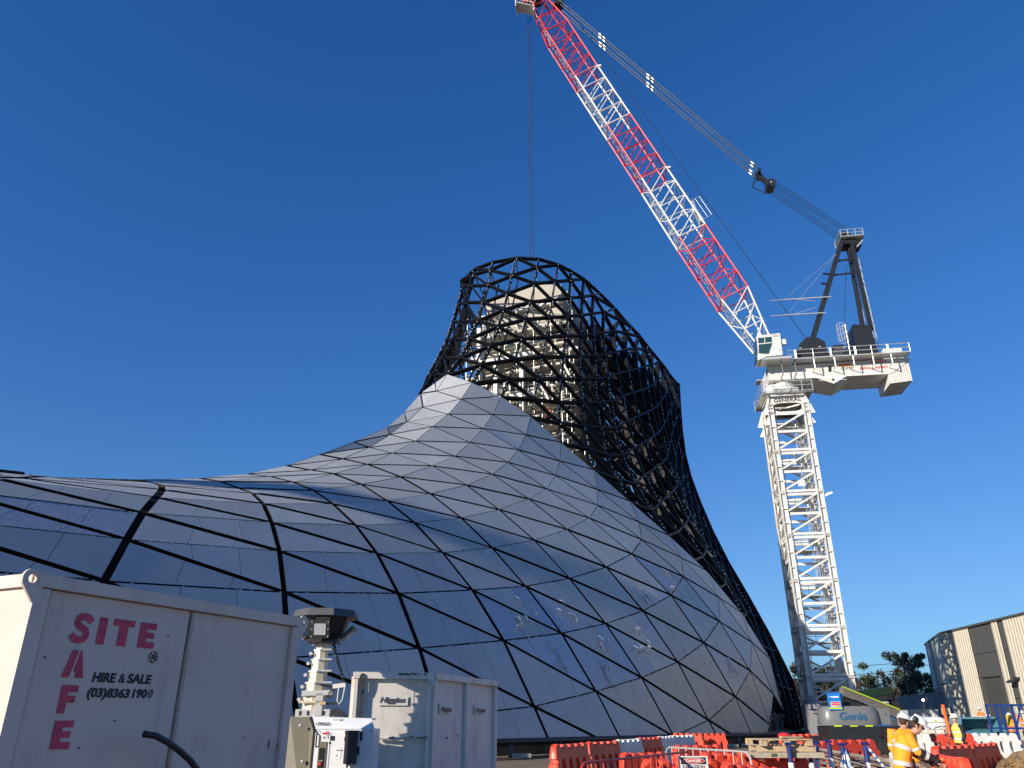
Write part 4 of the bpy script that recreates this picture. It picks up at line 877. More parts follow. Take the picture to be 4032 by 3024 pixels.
# roller door, set back in a dark reveal
MB().box((5.62, .12, 2.45), (.5, .3, 4.9)).box((9.2, .12, 2.45), (.36, .3, 4.9)).box((7.4, .1, 4.88), (4.0, .34, .1)).build('door_reveal', 'whdark', wh)
mb = MB(); pr = []
for k in range(39): z = .1 + k * .12; pr += [(.14, z), (.10, z + .03), (.10, z + .08), (.14, z + .11)]
vs = [(5.87, y, z) for y, z in pr] + [(9.02, y, z) for y, z in pr]; k = len(pr)
mb.add(vs, [(i, i + 1, k + i + 1, k + i) for i in range(k - 1)]).build('roller_door', 'whdark', wh, fix=False)
MB().box((22.5, -.02, H - .04), (45, .3, .16)).build('roof_edge', 'whdark', wh)
def wl(p): return WI @ Vector(p)
for i, (a, b) in enumerate((((39.8, 74.7, 0), (42.7, 82.6, 0)), ((42.7, 82.6, 0), (44.3, 86.7, 0)))):
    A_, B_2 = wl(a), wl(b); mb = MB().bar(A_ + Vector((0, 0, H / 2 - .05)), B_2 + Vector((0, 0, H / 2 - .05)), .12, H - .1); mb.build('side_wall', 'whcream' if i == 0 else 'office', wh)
    MB().bar(A_ + Vector((0, 0, H - .05)), B_2 + Vector((0, 0, H - .05)), .3, .16).build('roof_edge', 'whdark', wh)
for p in ((39.75, 74.9, 0), (42.4, 82.2, 0)):
    q = wl(p); MB().box((q.x, q.y - .12, H / 2), (.5, .12, H - .2)).build('downpipe', 'whpale', wh)
for p, z in (((41.2, 79.2, 0), 4.15), ((40.1, 75.9, 0), 4.45)):
    q = wl(p); MB().prism([(q.x - .5, q.y - .75, z), (q.x + .5, q.y - .75, z), (q.x + .5, q.y, z + .22), (q.x - .5, q.y, z + .22)], (0, 0, 0), (0, 0, .1)).build('wall_lamp', 'cblack', wh)
q = wl((39.95, 75.3, 0)); MB().box((q.x, q.y - .1, 1.3), (.75, .16, 2.6)).build('doorway', 'black', wh); q = wl((41.3, 79.0, 0)); MB().box((q.x, q.y - .1, 1.25), (.9, .16, 2.5)).build('doorway', 'black', wh)
MB().prism([(11.0, -.65, 4.2), (11.9, -.65, 4.2), (11.9, 0, 4.5), (11.0, 0, 4.5)], (0, 0, 0), (0, 0, .14)).bar((11.45, 0, 4.0), (11.45, -.3, 4.25), .12).build('wall_lamp', 'cblack', wh)
MB().box((14.4, -.1, 3.9), (.3, .2, .4)).build('alarm_box', 'signred', wh)
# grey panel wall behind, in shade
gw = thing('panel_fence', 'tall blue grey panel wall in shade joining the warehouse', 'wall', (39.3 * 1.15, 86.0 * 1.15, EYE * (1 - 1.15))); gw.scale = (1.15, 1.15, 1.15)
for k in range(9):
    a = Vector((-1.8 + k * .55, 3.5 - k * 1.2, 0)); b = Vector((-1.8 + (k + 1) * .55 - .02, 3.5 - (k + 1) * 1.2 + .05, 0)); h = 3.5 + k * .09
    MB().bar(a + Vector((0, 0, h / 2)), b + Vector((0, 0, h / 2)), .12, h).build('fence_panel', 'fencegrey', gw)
of = thing('site_office', 'low white site office hut in front of the grey panel wall', 'hut', (35.6 * 1.1, 74 * 1.1, 0), R(-6))
MB().box((0, 0, 1.25), (3.6, 2.4, 2.5)).build('hut_body', 'office', of)
for k in range(4): MB().box((-1.3 + k * .9, -1.22, 1.7), (.5, .05, .6)).build('wall_notice', 'signwhite', of)
cg = thing('window_frame_stack', 'pale framed cage standing left of the white site office', 'frame', (30.6, 70, 0), R(-5))
mb = MB()
for x in (-1.6, -.5, .5, 1.6): mb.box((x, 0, 1.5), (.12, .12, 3.0))
for z in (.1, 2.95): mb.box((0, 0, z), (3.3, .1, .12))
mb.build('frame', 'galv', cg)
for x in (-1.05, 0, 1.05):
    MB().box((x, .06, 1.5), (.9, .03, 2.7)).build('pane', 'basegrey', cg)
# ------------------------------------------------------------------ trees
def tree(name, label, loc, height, rad, seed, leafm='leaf', cb=.35, nleaf=5200, group=None, trunk=.28, lean=(0, 0), cat='tree', clumps=34, leafsz=.2, cr_=(.2, .38)):
    t = thing(name, label, cat, loc, 0, group); r = random.Random(seed); mb = MB()
    top = Vector((lean[0], lean[1], height * .86)); tp = [Vector((0, 0, 0)), Vector((lean[0] * .2 + .1, lean[1] * .2, height * .25)), Vector((lean[0] * .55 - .1, lean[1] * .5, height * .55)), top]
    mb.path(tp, [trunk, trunk * .8, trunk * .5, .05], 7)
    cl = []
    for k in range(clumps):
        z = r.uniform(cb, 1.0); a = r.uniform(0, 6.283); f = 1 - abs((z - (cb + .55 * (1 - cb))) / (.62)) ** 2 * .75
        rr = rad * max(.15, f) * r.uniform(.35, 1.0); c = Vector((lean[0] * z + rr * math.cos(a), lean[1] * z + rr * math.sin(a), height * z)); cl.append((c, rad * r.uniform(*cr_)))
        zb = max(.15, z - r.uniform(.12, .3)); i = min(2, int(zb * 3)); s = tp[i].lerp(tp[i + 1], min(1, zb * 3 - i) if i < 3 else 1)
        mid = s.lerp(c, .5) + Vector((0, 0, r.uniform(-.3, .5))); mb.path([s, mid, c], [trunk * .28, trunk * .16, .02], 5)
    mb.build('trunk', 'bark', t, smooth=True, fix=False)
    lf = MB()
    for k in range(nleaf):
        c, cr = cl[r.randrange(len(cl))]; d = Vector((r.gauss(0, 1), r.gauss(0, 1), r.gauss(0, .7))); d.normalize(); p = c + d * cr * r.uniform(.25, 1.05) ** .6
        a = Vector((r.gauss(0, 1), r.gauss(0, 1), r.gauss(0, 1))).normalized() * leafsz * r.uniform(.6, 1.4); b = a.cross(Vector((r.gauss(0, 1), r.gauss(0, 1), r.gauss(0, 1)))).normalized() * leafsz * r.uniform(.3, .7)
        lf.add([p - a, p + b, p + a, p - b], [(0, 1, 2, 3)])
    lf.build('crown', leafm, t, fix=False); return t
tree('gum_tree', 'tall dark gum tree with an open crown beside the warehouse', (58.6, 121, 0), 10.4, 3.1, 4, cb=.48, trunk=.34, nleaf=6500, clumps=42, leafsz=.18, cr_=(.14, .31))
tree('gum_tree', 'dense low gum tree between the tall gum and the warehouse', (62, 124, 0), 7.0, 2.8, 5, cb=.2, trunk=.25, nleaf=4200)
tree('gum_tree', 'thin pale leaning gum at the left foot of the tall dark gum', (55.6, 119, 0), 6.4, 1.9, 6, leafm='leafb', cb=.3, trunk=.2, nleaf=2200)
tree('gum_tree', 'tall gum tree seen behind the left leg of the crane mast', (39.3, 110, 0), 8.0, 2.6, 8, leafm='leafb', cb=.42, trunk=.3, nleaf=5200)
for k, (x, y, h, rr) in enumerate(((44.5, 118, 7.6, 2.6), (48.0, 128, 8.4, 3.0), (52.3, 140, 9.6, 3.6), (57, 142, 10.4, 3.6), (62.8, 150, 10.6, 3.8), (67.5, 152, 9.6, 3.6))):
    tree('bushy_tree', ['low bushy tree seen through the foot of the crane mast', 'bushy olive tree just right of the crane mast', 'brownish bushy tree second right of the crane mast', 'brown tipped bushy tree above the green crane boom', 'bushy tree behind the end of the green crane boom', 'bushy tree left of the tall dark gum'][k], (x, y, 0), h, rr, 30 + k, leafm='leafb' if k % 2 else 'leaf', cb=.12, nleaf=4200, trunk=.22, group='trees along the horizon', clumps=34, leafsz=.24)
# power pole and wires
pp = thing('power_pole', 'timber power pole with two crossarms in front of the dark gum tree', 'pole', (47.9, 100, 0))
MB().tube((0, 0, 0), (0, 0, 8.4), .16, 8, .11).build('pole_shaft', 'pole', pp)
MB().box((0, 0, 7.75), (2.9, .12, .14)).build('crossarm', 'pole', pp)
mb = MB()
for x in (-1.2, -.45, .45, 1.2): mb.tube((x, 0, 7.8), (x, 0, 8.05), .05, 6)
mb.build('insulators', 'galv', pp)
for s in (-1, 1): MB().path([(s * .95, 0, 7.85), (s * 1.45, 0, 8.3), (s * 1.15, 0, 8.75), (s * .95, 0, 8.6)], .025, 4).build('cable_loop', 'cable', pp)
for z in (7.9, 7.0, 6.4): MB().path([(-1.2 + i * -6.0, -i * .3, z - .5 * math.sin(math.pi * i / 8) - i * .28) for i in range(9)], .03, 4).build('wire', 'cable', pp)
MB().path([(1.2, 0, 7.8), (12, 2, 7.3), (25, 5, 7.6)], .03, 4).build('wire', 'cable', pp)

# ------------------------------------------------------------------ SITE SAFE container
c0 = Vector((-3.37, 5.55, 0)); cx_ = Vector((1.19, 2.60, 0)).normalized(); cang = math.atan2(cx_.y, cx_.x); L_ = 2.86
sc_ = thing('site_container', 'cream steel site container stencilled SITE SAFE in the left foreground', 'container', c0, cang)
MB().prism([(0, 0, .1), (L_, 0, .1), (L_, 0, 2.58), (0, 0, 2.58)], (0, .02, 0), (0, 1.6, 0)).build('container_body', 'sitewhite', sc_)
MB().box((L_ / 2, -.01, 2.555), (L_, .06, .09)).build('top_rail', 'sitewhite', sc_); MB().box((L_ / 2, -.01, .12), (L_, .08, .16)).build('bottom_rail', 'sitewhite', sc_)
MB().box((.05, -.005, 1.35), (.12, .05, 2.3)).build('corner_post', 'sitewhite', sc_); MB().box((L_ - .05, -.005, 1.35), (.1, .05, 2.3)).build('corner_post', 'sitewhite', sc_)
MB().box((-.01, .8, 2.555), (.05, 1.6, .09)).build('top_rail', 'sitewhite', sc_)
for x0, x1, z0, z1 in ((.125, 1.44, .25, 2.5), (1.475, L_ - .11, .25, 2.5)):
    MB().box(((x0 + x1) / 2, .015, (z0 + z1) / 2), (x1 - x0, .02, z1 - z0)).build('side_sheet', 'sitewhite', sc_)
MB().bar((1.462, .008, 2.5), (1.452, .008, .25), .018, .02).build('sheet_joint', 'rust', sc_)
MB().bar((1.50, .003, 2.5), (1.49, .003, .25), .012, .012).build('weld_bead', 'sitewhite', sc_)
MB().bar((.13, .004, 2.5), (.125, .004, .3), .010, .012).bar((.14, .004, 2.508), (2.8, .004, 2.508), .012, .006, (0, 0, 1)).build('weld_seam', 'rust', sc_)
def lug(parent, x, sx, m='sitewhite'):
    o = [(x + sx * -.02, 2.42), (x + sx * .05, 2.44), (x + sx * .12, 2.535)]
    arc = [(x + sx * (.055 + .068 * math.cos(a)), 2.555 + .068 * math.sin(a)) for a in [R(-15 + 15 * k) for k in range(13)]]
    v_, f_ = flat_shape([[(x + sx * -.04, 2.40)] + [(x + sx * .03, 2.42), (x + sx * .118, 2.52)] + arc + [(x + sx * -.04, 2.62)]], .03) if False else flat_shape([[(x - sx * .04, 2.38), (x + sx * .02, 2.40), (x + sx * .118, 2.52)] + arc + [(x - sx * .04, 2.60)], ell(x + sx * .05, 2.555, .03, .03, 14)], .022)
    return MB().add([(p.x, -.02 + p.z, p.y) for p in v_], f_).build('lifting_lug', m, parent)
lug(sc_, 0, -1); lug(sc_, L_, 1)
TX, TZ = (1, 0, 0), (0, 0, 1)
def letter(polys, x, z, w, h, m='stencilred'):
    mb = MB()
    for P in polys:
        v_, f_ = flat_shape([[(x + a * w, z + b * h) for a, b in P]], .004); mb.add([(p.x, .001 + p.z, p.y) for p in v_], f_)
    return mb.build('stencil_letter', m, sc_, kind=None)
GL = {'I': [[(0, 0), (1, 0), (1, 1), (0, 1)]], 'T': [[(.31, 0), (.72, 0), (.72, .75), (1, .75), (1, 1), (0, 1), (0, .75), (.31, .75)]],
      'E': [[(0, 0), (1, 0), (1, .25), (.45, .25), (.45, .39), (.93, .39), (.93, .62), (.45, .62), (.45, .75), (1, .75), (1, 1), (0, 1)]],
      'F': [[(0, 0), (.44, 0), (.44, .38), (.92, .38), (.92, .62), (.44, .62), (.44, .75), (1, .75), (1, 1), (0, 1)]],
      'A': [[(0, 0), (.29, 0), (.40, .25), (.60, .25), (.63, 0), (1, 0), (.72, 1), (.28, 1)]]}
sp_ = [(.90, .74), (.80, .86), (.62, .905), (.42, .89), (.26, .80), (.25, .68), (.36, .58), (.55, .50), (.72, .42), (.77, .30), (.70, .17), (.52, .10), (.34, .11), (.18, .17), (.10, .27)]
lf_, rt_ = [], []
for i, q in enumerate(sp_):
    a, b = Vector(sp_[max(0, i - 1)]), Vector(sp_[min(len(sp_) - 1, i + 1)]); d_ = (b - a).normalized(); n_ = Vector((-d_.y, d_.x)) * .125
    lf_.append((q[0] + n_.x, q[1] + n_.y)); rt_.append((q[0] - n_.x, q[1] - n_.y))
sm_ = MB(); K_ = len(sp_)
pts_ = [(.345 + a * .185, y_, 2.165 + b * .205) for y_ in (-.002, .002) for a, b in lf_ + rt_]
sm_.add(pts_, [(i, i + 1, K_ + i + 1, K_ + i) for i in range(K_ - 1)]).build('stencil_letter', 'stencilred', sc_)
for ch, x, z, w_, h_ in (('I', .578, 2.168, .070, .195), ('T', .703, 2.170, .196, .195), ('E', .956, 2.172, .160, .192), ('A', .357, 1.926, .176, .187), ('F', .380, 1.688, .135, .187), ('E', .386, 1.457, .150, .184)): letter(GL[ch], x, z, w_, h_)
MB().bar((.42, -.004, 1.93), (.458, -.004, 2.112), .010, .004, (0, 1, 0)).build('stencil_bridge', 'sitewhite', sc_)
text('HIRE', .092, (.614, .003, 1.907), TX, TZ, 'stencilblack', sc_, shear=.1, bold=.0035, width=.205, name='stencil_line'); text('&', .092, (.845, .003, 1.908), TX, TZ, 'stencilblack', sc_, shear=.1, bold=.001, width=.06, name='stencil_line'); text('SALE', .092, (.925, .003, 1.910), TX, TZ, 'stencilblack', sc_, shear=.1, bold=.0035, width=.232, name='stencil_line')
text('(03)8363', .086, (.596, .003, 1.802), TX, TZ, 'stencilblack', sc_, shear=.1, bold=.0035, width=.375, name='stencil_line'); text('190', .086, (.996, .003, 1.806), TX, TZ, 'stencilblack', sc_, shear=.1, bold=.0035, width=.14, name='stencil_line')
text('0', .086, (1.146, .003, 1.806), TX, TZ, 'faded', sc_, shear=.15, bold=.004, width=.05, name='stencil_line')
v_, f_ = flat_shape([ell(1.134, 2.11, .044, .044, 24), ell(1.134, 2.11, .034, .034, 24)], .003)
rg_ = MB().add([(p.x, .001 + p.z, p.y) for p in v_], f_).build('stencil_mark', 'stencilblack', sc_)
text('R', .058, (1.112, .003, 2.09), TX, TZ, 'stencilblack', rg_, shear=.2, bold=.002, width=.05)
for a in (0, 1, 2, 3): MB().box((1.134 + .039 * math.cos(.5 + a * 1.57), -.002, 2.11 + .039 * math.sin(.5 + a * 1.57)), (.012, .006, .012)).build('stencil_bridge', 'sitewhite', rg_)
MB().bar((2.63, .002, 1.47), (2.635, .002, 1.40), .02, .006, (0, 1, 0)).build('paint_scrape', 'faded', sc_); MB().prism([(2.73, .004, 1.40), (2.80, .004, 1.40), (2.765, .004, 1.45)], (0, 0, 0), (0, -.006, 0)).build('paint_scrape', 'rust', sc_)
for x, z in ((.88, 1.64), (.62, 1.46), (1.25, 2.28), (.2, 2.05), (2.3, 1.5)): MB().box((x, .004, z), (.022, .006, .012)).build('paint_chip', 'faded', sc_)
hose = thing('hose', 'thick black hose sticking out across the side of the SITE SAFE container', 'hose', c0, cang)
MB().path([(.95, -.25, 1.548), (1.05, -.26, 1.535), (1.16, -.27, 1.49), (1.28, -.28, 1.43), (1.40, -.29, 1.355), (1.50, -.30, 1.27), (1.60, -.3, 1.13), (1.66, -.3, .8), (1.67, -.3, .3), (1.6, -.4, .04), (1.2, -.7, .04)], .024, 12).build('hose_tube', 'hose', hose, smooth=True)
MB().tube((.952, -.25, 1.548), (.948, -.25, 1.549), .019, 12).build('hose_bore', 'black', hose)

# ------------------------------------------------------------------ mobile light tower
lt = thing('light_tower', 'mobile light tower LP2625 with lamp head and telescopic mast', 'light tower', (-2.405, 10.30, 0), R(2)); lt.scale = (.981, .981, 1)
MB().prism([(0, 0, .35), (.73, 0, .35), (.73, 0, 1.54), (.0, 0, 1.54)], (0, 0, 0), (0, .62, 0)).build('cabinet', 'ltwhite', lt)
MB().prism([(-.005, -.01, 1.54), (.735, -.01, 1.54), (.67, .14, 1.66), (-.10, .14, 1.68)], (0, 0, 0), (0, .02, 0)).prism([(-.10, .14, 1.68), (.67, .14, 1.66), (.67, .62, 1.66), (-.1, .62, 1.68)], (0, 0, -.02), (0, 0, 0)).build('roof_panel', 'ltwhite', lt)
MB().prism([(-.01, 0, .35), (-.01, 0, 1.53), (-.11, .14, 1.67), (-.36, .14, 1.68), (-.36, .1, .35)], (0, .02, 0), (0, .6, 0)).build('side_hood', 'ltolive', lt)
MB().bar((-.005, -.005, .35), (-.005, -.005, 1.53), .025, .03).bar((-.005, -.005, 1.53), (-.1, .13, 1.67), .025, .03).build('edge_seal', 'cblack', lt)
for x, z in ((-.2, 1.58), (-.13, 1.18)): MB().sphere((x, .06, z), .022, 10, 6).build('knob', 'galv', lt)
MB().box((-.25, .09, 1.08), (.2, .02, .03)).build('slot', 'black', lt)
text('LP2625', .062, (.0, .02 + -.012, 1.588), (1, 0, 0), (0, .75, .62), 'stencilblack', lt, bold=.001, width=.16, name='serial_number')
MB().box((.24, .085, 1.645), (.10, .02, .025), Matrix.Rotation(.7, 3, 'X')).build('sticker', 'decalplate', lt)
MB().box((.10, -.008, .95), (.19, .015, 1.1)).build('door', 'ltwhite', lt); MB().box((.43, -.008, .95), (.44, .015, 1.1)).build('door', 'ltwhite', lt)
MB().path([(.03, -.01, 1.50), (.035, -.045, 1.48), (.035, -.045, 1.36), (.03, -.01, 1.34)], .009, 6).build('handle', 'cblack', lt)
st = MB().box((.135, -.02, 1.47), (.075, .006, .075)).build('warning_sticker', 'signwhite', lt); MB().box((.135, -.024, 1.492), (.075, .004, .022)).build('sticker_band', 'signred', st)
MB().prism([(.112, -.025, 1.44), (.132, -.025, 1.44), (.122, -.025, 1.46)], (0, 0, 0), (0, -.003, 0)).build('warning_triangle', 'stencilblack', st)
for z in (1.475, 1.462, 1.448): MB().box((.15, -.024, z), (.03, .003, .003)).build('print_line', 'stencilblack', st)
rec = MB().box((.115, -.02, 1.15), (.10, .012, .5)).build('control_recess', 'ltolive', lt); MB().box((.112, -.028, 1.18), (.065, .01, .3)).build('control_panel', 'black', rec)
MB().tube((.10, -.03, 1.16), (.10, -.045, 1.16), .02, 10).build('emergency_stop', 'signred', rec); MB().tube((.10, -.03, 1.09), (.10, -.04, 1.09), .02, 10).tube((.13, -.03, 1.09), (.13, -.04, 1.09), .02, 10).build('socket', 'rust', rec)
text('STOP', .02, (.085, -.036, 1.185), TX, TZ, 'signwhite', rec)
for x in (.215, .235): MB().box((x, -.02, 1.44), (.012, .02, .05)).build('hinge', 'cblack', lt)
MB().tube((.20, -.016, 1.385), (.20, -.02, 1.385), .013, 12).build('green_dot', 'green', lt)
sb = MB().box((.31, -.018, 1.27), (.07, .004, .12)).build('maker_sticker', 'signwhite', lt); text('westpower', .018, (.28, -.021, 1.3), TX, TZ, 'decal', sb); text('CFI', .022, (.28, -.021, 1.24), TX, TZ, 'logoblue', sb)
bx = MB().box((.47, -.06, 1.34), (.15, .10, .36)).box((.47, -.06, 1.505), (.16, .11, .04)).box((.395, -.06, 1.43), (.02, .08, .05)).build('document_box', 'ltblack', lt)
MB().box((.44, -.06, 1.14), (.02, .03, .05)).build('box_latch', 'ltblack', bx)
MB().box((.58, -.02, 1.46), (.026, .012, .10)).build('vent_slot', 'black', lt); MB().box((.55, -.02, 1.30), (.04, .02, .09)).build('door_latch', 'cblack', lt)
for x in (.05, .15, .6, .69): MB().tube((x, -.01, 1.515), (x, -.02, 1.515), .007, 8).build('screw', 'cblack', lt)
MB().box((.06, .4, .2), (1.0, .3, .2)).build('chassis', 'cblack', lt)
for x in (-.35, .72): MB().tube((x - .07, .35, .25), (x + .07, .35, .25), .25, 18).build('wheel', 'tyre', lt, smooth=True)
mast = MB().box((-.09, .36, 1.72), (.44, .34, .09)).build('mast_base', 'galv', lt)
for k in range(4): MB().box((-.25 + k * .1, .185, 1.72), (.02, .01, .05)).build('slot', 'black', mast)
ww = [.30, .27, .24, .215, .19, .165]; zz = [1.76, 1.93, 2.08, 2.22, 2.36, 2.48, 2.60]
for k in range(6):
    w0 = ww[k]; x0 = -.075 - (.165 - w0) * 0 - (w0 - .165) * .32
    s_ = MB().loft([((x0, .36, zz[k] - .04), w0 * .5, w0 * .5, (1, 0, 0), (0, 1, 0)), ((x0, .36, zz[k + 1]), w0 * .5, w0 * .5, (1, 0, 0), (0, 1, 0))], 8).build('mast_section', 'ltcream', lt)
    MB().loft([((x0, .36, zz[k + 1] - .012), w0 * .58, w0 * .58, (1, 0, 0), (0, 1, 0)), ((x0, .36, zz[k + 1] + .006), w0 * .58, w0 * .58, (1, 0, 0), (0, 1, 0))], 8).build('collar', 'galv', s_)
    MB().tube((x0 - w0 * .55 - .015, .25, zz[k + 1] - .05), (x0 - w0 * .55 - .015, .29, zz[k + 1] - .05), .022, 10).build('pulley', 'galv', s_)
    MB().tube((x0 + w0 * .3, .26, zz[k + 1]), (x0 + w0 * .8, .26, zz[k + 1]), .014, 8).build('clamp_bolt', 'galv', s_)
MB().bar((-.25, .2, 1.95), (.14, .2, 1.96), .05, .06).box((-.02, .2, 1.82), (.09, .05, .26)).build('support_arm', 'galv', lt); MB().bar((-.28, .19, 1.85), (.02, .19, 1.85), .03, .03).build('roller', 'ltcream', lt); MB().tube((.0, .18, 1.83), (.07, .18, 1.83), .022, 10).build('roller_end', 'timber', lt)
MB().bar((.09, .2, 1.9), (.16, .2, 2.03), .05, .05).bar((.06, .2, 1.83), (.2, .2, 1.83), .025).build('bracket', 'cblack', lt)
MB().bar((.14, .18, 2.03), (.30, .18, 2.05), .03, .05).path([(.22, .16, 2.02), (.215, .15, 1.86), (.245, .15, 1.82), (.28, .15, 1.88), (.30, .16, 2.04)], .008, 5).build('strap', 'decalplate', lt)
MB().prism([(.12, .18, 1.70), (.18, .18, 1.78), (.28, .18, 1.74), (.33, .18, 1.67)], (0, 0, 0), (0, .25, 0)).build('solar_flap', 'ltblack', lt)
cb = []; 
for k in range(70):
    t = k / 69; cx2 = .075 + .20 * t ** 1.3; cz = 2.60 - .53 * t; a = k * 1.15; cb.append((cx2 + .018 * math.cos(a), .30 + .018 * math.sin(a), cz))
MB().path(cb, .011, 5).path([(.275, .3, 2.07), (.26, .25, 2.04), (.1, .22, 2.03), (-.02, .2, 2.05)], .012, 5).build('coiled_cable', 'cable', lt)
# lamp head
def octo(rx, ry, z, cxo=0.0): return [Vector((-.06 + cxo + rx * math.cos(R(22.5 + 45 * k)), .36 + ry * math.sin(R(22.5 + 45 * k)), z)) for k in range(8)]
def ring(mb, A, B):
    n = len(A); mb.add(A + B, [(i, (i + 1) % n, n + (i + 1) % n, n + i) for i in range(n)] + [tuple(range(n - 1, -1, -1)), tuple(range(n, 2 * n))])
mb = MB(); ring(mb, octo(.45, .45, 2.88), octo(.42, .42, 2.97)); mb.build('lamp_cover', 'ltroof', lt)
mb = MB(); ring(mb, octo(.20, .20, 2.60), octo(.34, .34, 2.88)); hd = mb.build('lamp_body', 'ltblack', lt)
MB().box((-.06, .36, 2.585), (.38, .38, .04)).build('head_plate', 'ltblack', lt)
for k in range(4):
    a = R(-90 + k * 90 + (0)); dx, dy = math.cos(a), math.sin(a); c = Vector((-.06 + dx * .33, .36 + dy * .33, 2.715)); tilt = .25 if k % 2 == 0 else .85
    if k % 2 == 1: c = Vector((-.06 + dx * .31, .36 + dy * .31, 2.69))
    X3 = Vector((-dy, dx, 0)); N3 = Vector((dx * math.cos(tilt), dy * math.cos(tilt), -math.sin(tilt))); Y3 = N3.cross(X3) * -1
    if Y3.z < 0: Y3 = -Y3
    M3 = Matrix((X3, Y3, N3)).transposed()
    fl = MB().box(c, (.24, .22, .05), M3).build('floodlight', 'ltblack', lt)
    MB().box(c + N3 * .027, (.15, .14, .012), M3).build('lens', 'lens', fl)
    mb = MB()
    for sx in (-1, 1):
        for sy in (-1, 0, 1): mb.box(c + X3 * sx * .105 + Y3 * sy * .09 + N3 * .028, (.014, .014, .012), M3)
    mb.build('screw_heads', 'galv', fl, kind='stuff')
MB().box((-.03, .0, 2.84), (.19, .03, .06)).build('bracket_slot', 'black', lt)
for x in (-.16, .06): MB().box((x, .01, 2.87), (.014, .02, .014)).build('screw', 'galv', lt)

# ------------------------------------------------------------------ Higgins bin
hK = Vector((-1.11, 11.76, 0)); hL = Vector((-2.21, 11.46, 0)); hR = Vector((-.26, 14.3, 0)); H2 = 2.255
bn = thing('storage_bin', 'dented pale steel storage bin marked Higgins behind the light tower', 'bin', hK, 0)
uL = (hL - hK).normalized(); uR = (hR - hK).normalized(); WL = (hL - hK).length; WR = (hR - hK).length
nL = Vector((uL.y, -uL.x, 0)); nL = nL if nL.y < 0 else -nL
nR = Vector((uR.y, -uR.x, 0)); nR = nR if nR.x > 0 else -nR
UP = Vector((0, 0, 1))
pl4 = [Vector((0, 0, 0)), uL * WL, uL * WL + uR * WR, uR * WR]
MB().prism([p * .995 - (nL + nR) * .03 + Vector((0, 0, .08)) for p in pl4], (0, 0, 0), (0, 0, H2 - .14)).build('bin_body', 'binwhite', bn)
def onL(x, z, o=0): return uL * (WL - x) + nL * o + UP * z     # x from the left edge
def onR(x, z, o=0): return uR * x + nR * o + UP * z
MB().bar(onL(0, H2 - .04, -.02), onL(WL, H2 - .04, -.02), .09, .085).build('top_rail', 'binwhite', bn); MB().bar(onR(.02, H2 - .04, -.02), onR(WR, H2 - .04, -.02), .09, .085).build('top_rail', 'binwhite', bn)
MB().bar(onL(WL - .07, .1, -.02), onL(WL - .07, H2 - .09, -.02), .12, .05, uL).build('corner_post', 'binwhite', bn); MB().bar(onR(.06, .1, -.02), onR(.06, H2 - .09, -.02), .05, .1, uR).build('corner_post', 'binwhite', bn)
MB().bar(onR(1.30, .1, -.015), onR(1.30, H2 - .08, -.015), .05, .09, uR).build('centre_post', 'binwhite', bn); MB().bar(onR(WR - .05, .1, -.02), onR(WR - .05, H2 - .08, -.02), .05, .1, uR).build('corner_post', 'binwhite', bn)
MB().bar(onL(.04, .1, -.02), onL(.04, H2 - .09, -.02), .09, .05, uL).build('corner_post', 'binwhite', bn)
MB().bar(onL(.135, .3, .0), onL(.14, 2.03, .0), .035, .03, uL).build('door_rod', 'binshade', bn)
for x in (.125, WL - .05):
    lo = [(-.045, .0), (-.045, -.10), (-.02, -.2), (.0, -.2), (.035, -.10), (.04, .0), (.03, .035), (0, .05), (-.03, .035)]
    v_, f_ = flat_shape([lo, ell(0, .0, .018, .024, 10)], .02) if x < .5 else flat_shape([[(-.05, .04), (-.05, -.08), (-.01, -.2), (.0, -.2), (.045, -.08), (.045, .04)]], .02)
    MB().add([onL(x, 2.19 + p.y, .03 + p.z) - uL * p.x for p in v_], f_).build('lifting_lug', 'binshade' if x < .5 else 'binwhite', bn)
pp_ = [onL(.34, 1.425, .03)] + [onL(.34 + k * .07, 1.425 - .012 * math.sin(k * .5) - .01 * (k in (4, 5)), .03) for k in range(1, 11)]
MB().path(pp_, .022, 8).build('bent_bar', 'binwhite', bn, smooth=True); MB().tube(onL(1.0, 1.425, .03), onL(1.07, 1.425, .03), .03, 8).build('bar_end', 'galv', bn)
rz_ = random.Random(4)
for k in range(9): MB().box(onL(.45 + rz_.uniform(0, .62), 1.425 + rz_.uniform(-.012, .016), .05), (rz_.uniform(.02, .06), .012, .012)).build('bare_patch', 'binshade', bn)
for k in range(9): MB().box(onL(.62 + rz_.uniform(0, .45), H2 - .012 - rz_.uniform(0, .012), .028), (rz_.uniform(.02, .07), .012, rz_.uniform(.01, .025))).build('bare_patch', 'binshade', bn)
dp = MB().box(onL(.57, 1.885, -.027), (.42, .004, .12), Matrix.Rotation(math.atan2(-uL.y, -uL.x), 3, 'Z')).build('sign_plate', 'decalplate', bn)
text('Higgins', .095, onL(.39, 1.865, -.022), -uL, UP, 'decal', dp, shear=.22, bold=.004, width=.36, name='lettering')
for x, wd in ((.33, .40), (1.74, .43)):
    MB().box(onR(x + .2, 1.79, -.027), (.5, .004, .13), Matrix.Rotation(math.atan2(uR.y, uR.x), 3, 'Z')).build('sign_plate', 'decalplate', bn)
    text('Higgins', .085, onR(x, 1.755, -.022), uR, UP, 'decal', bn, shear=.1, bold=.0045, width=wd, name='lettering')
MB().box(onL(.865, 1.85, .002), (.012, .012, .64)).build('panel_fold', 'binwhite', bn)
for x, z in ((.95, 1.42), (1.28, 1.45), (.52, 1.40)): MB().box(onR(x, z, .004), (.02, .02, .025)).build('bolt_hole', 'black', bn)
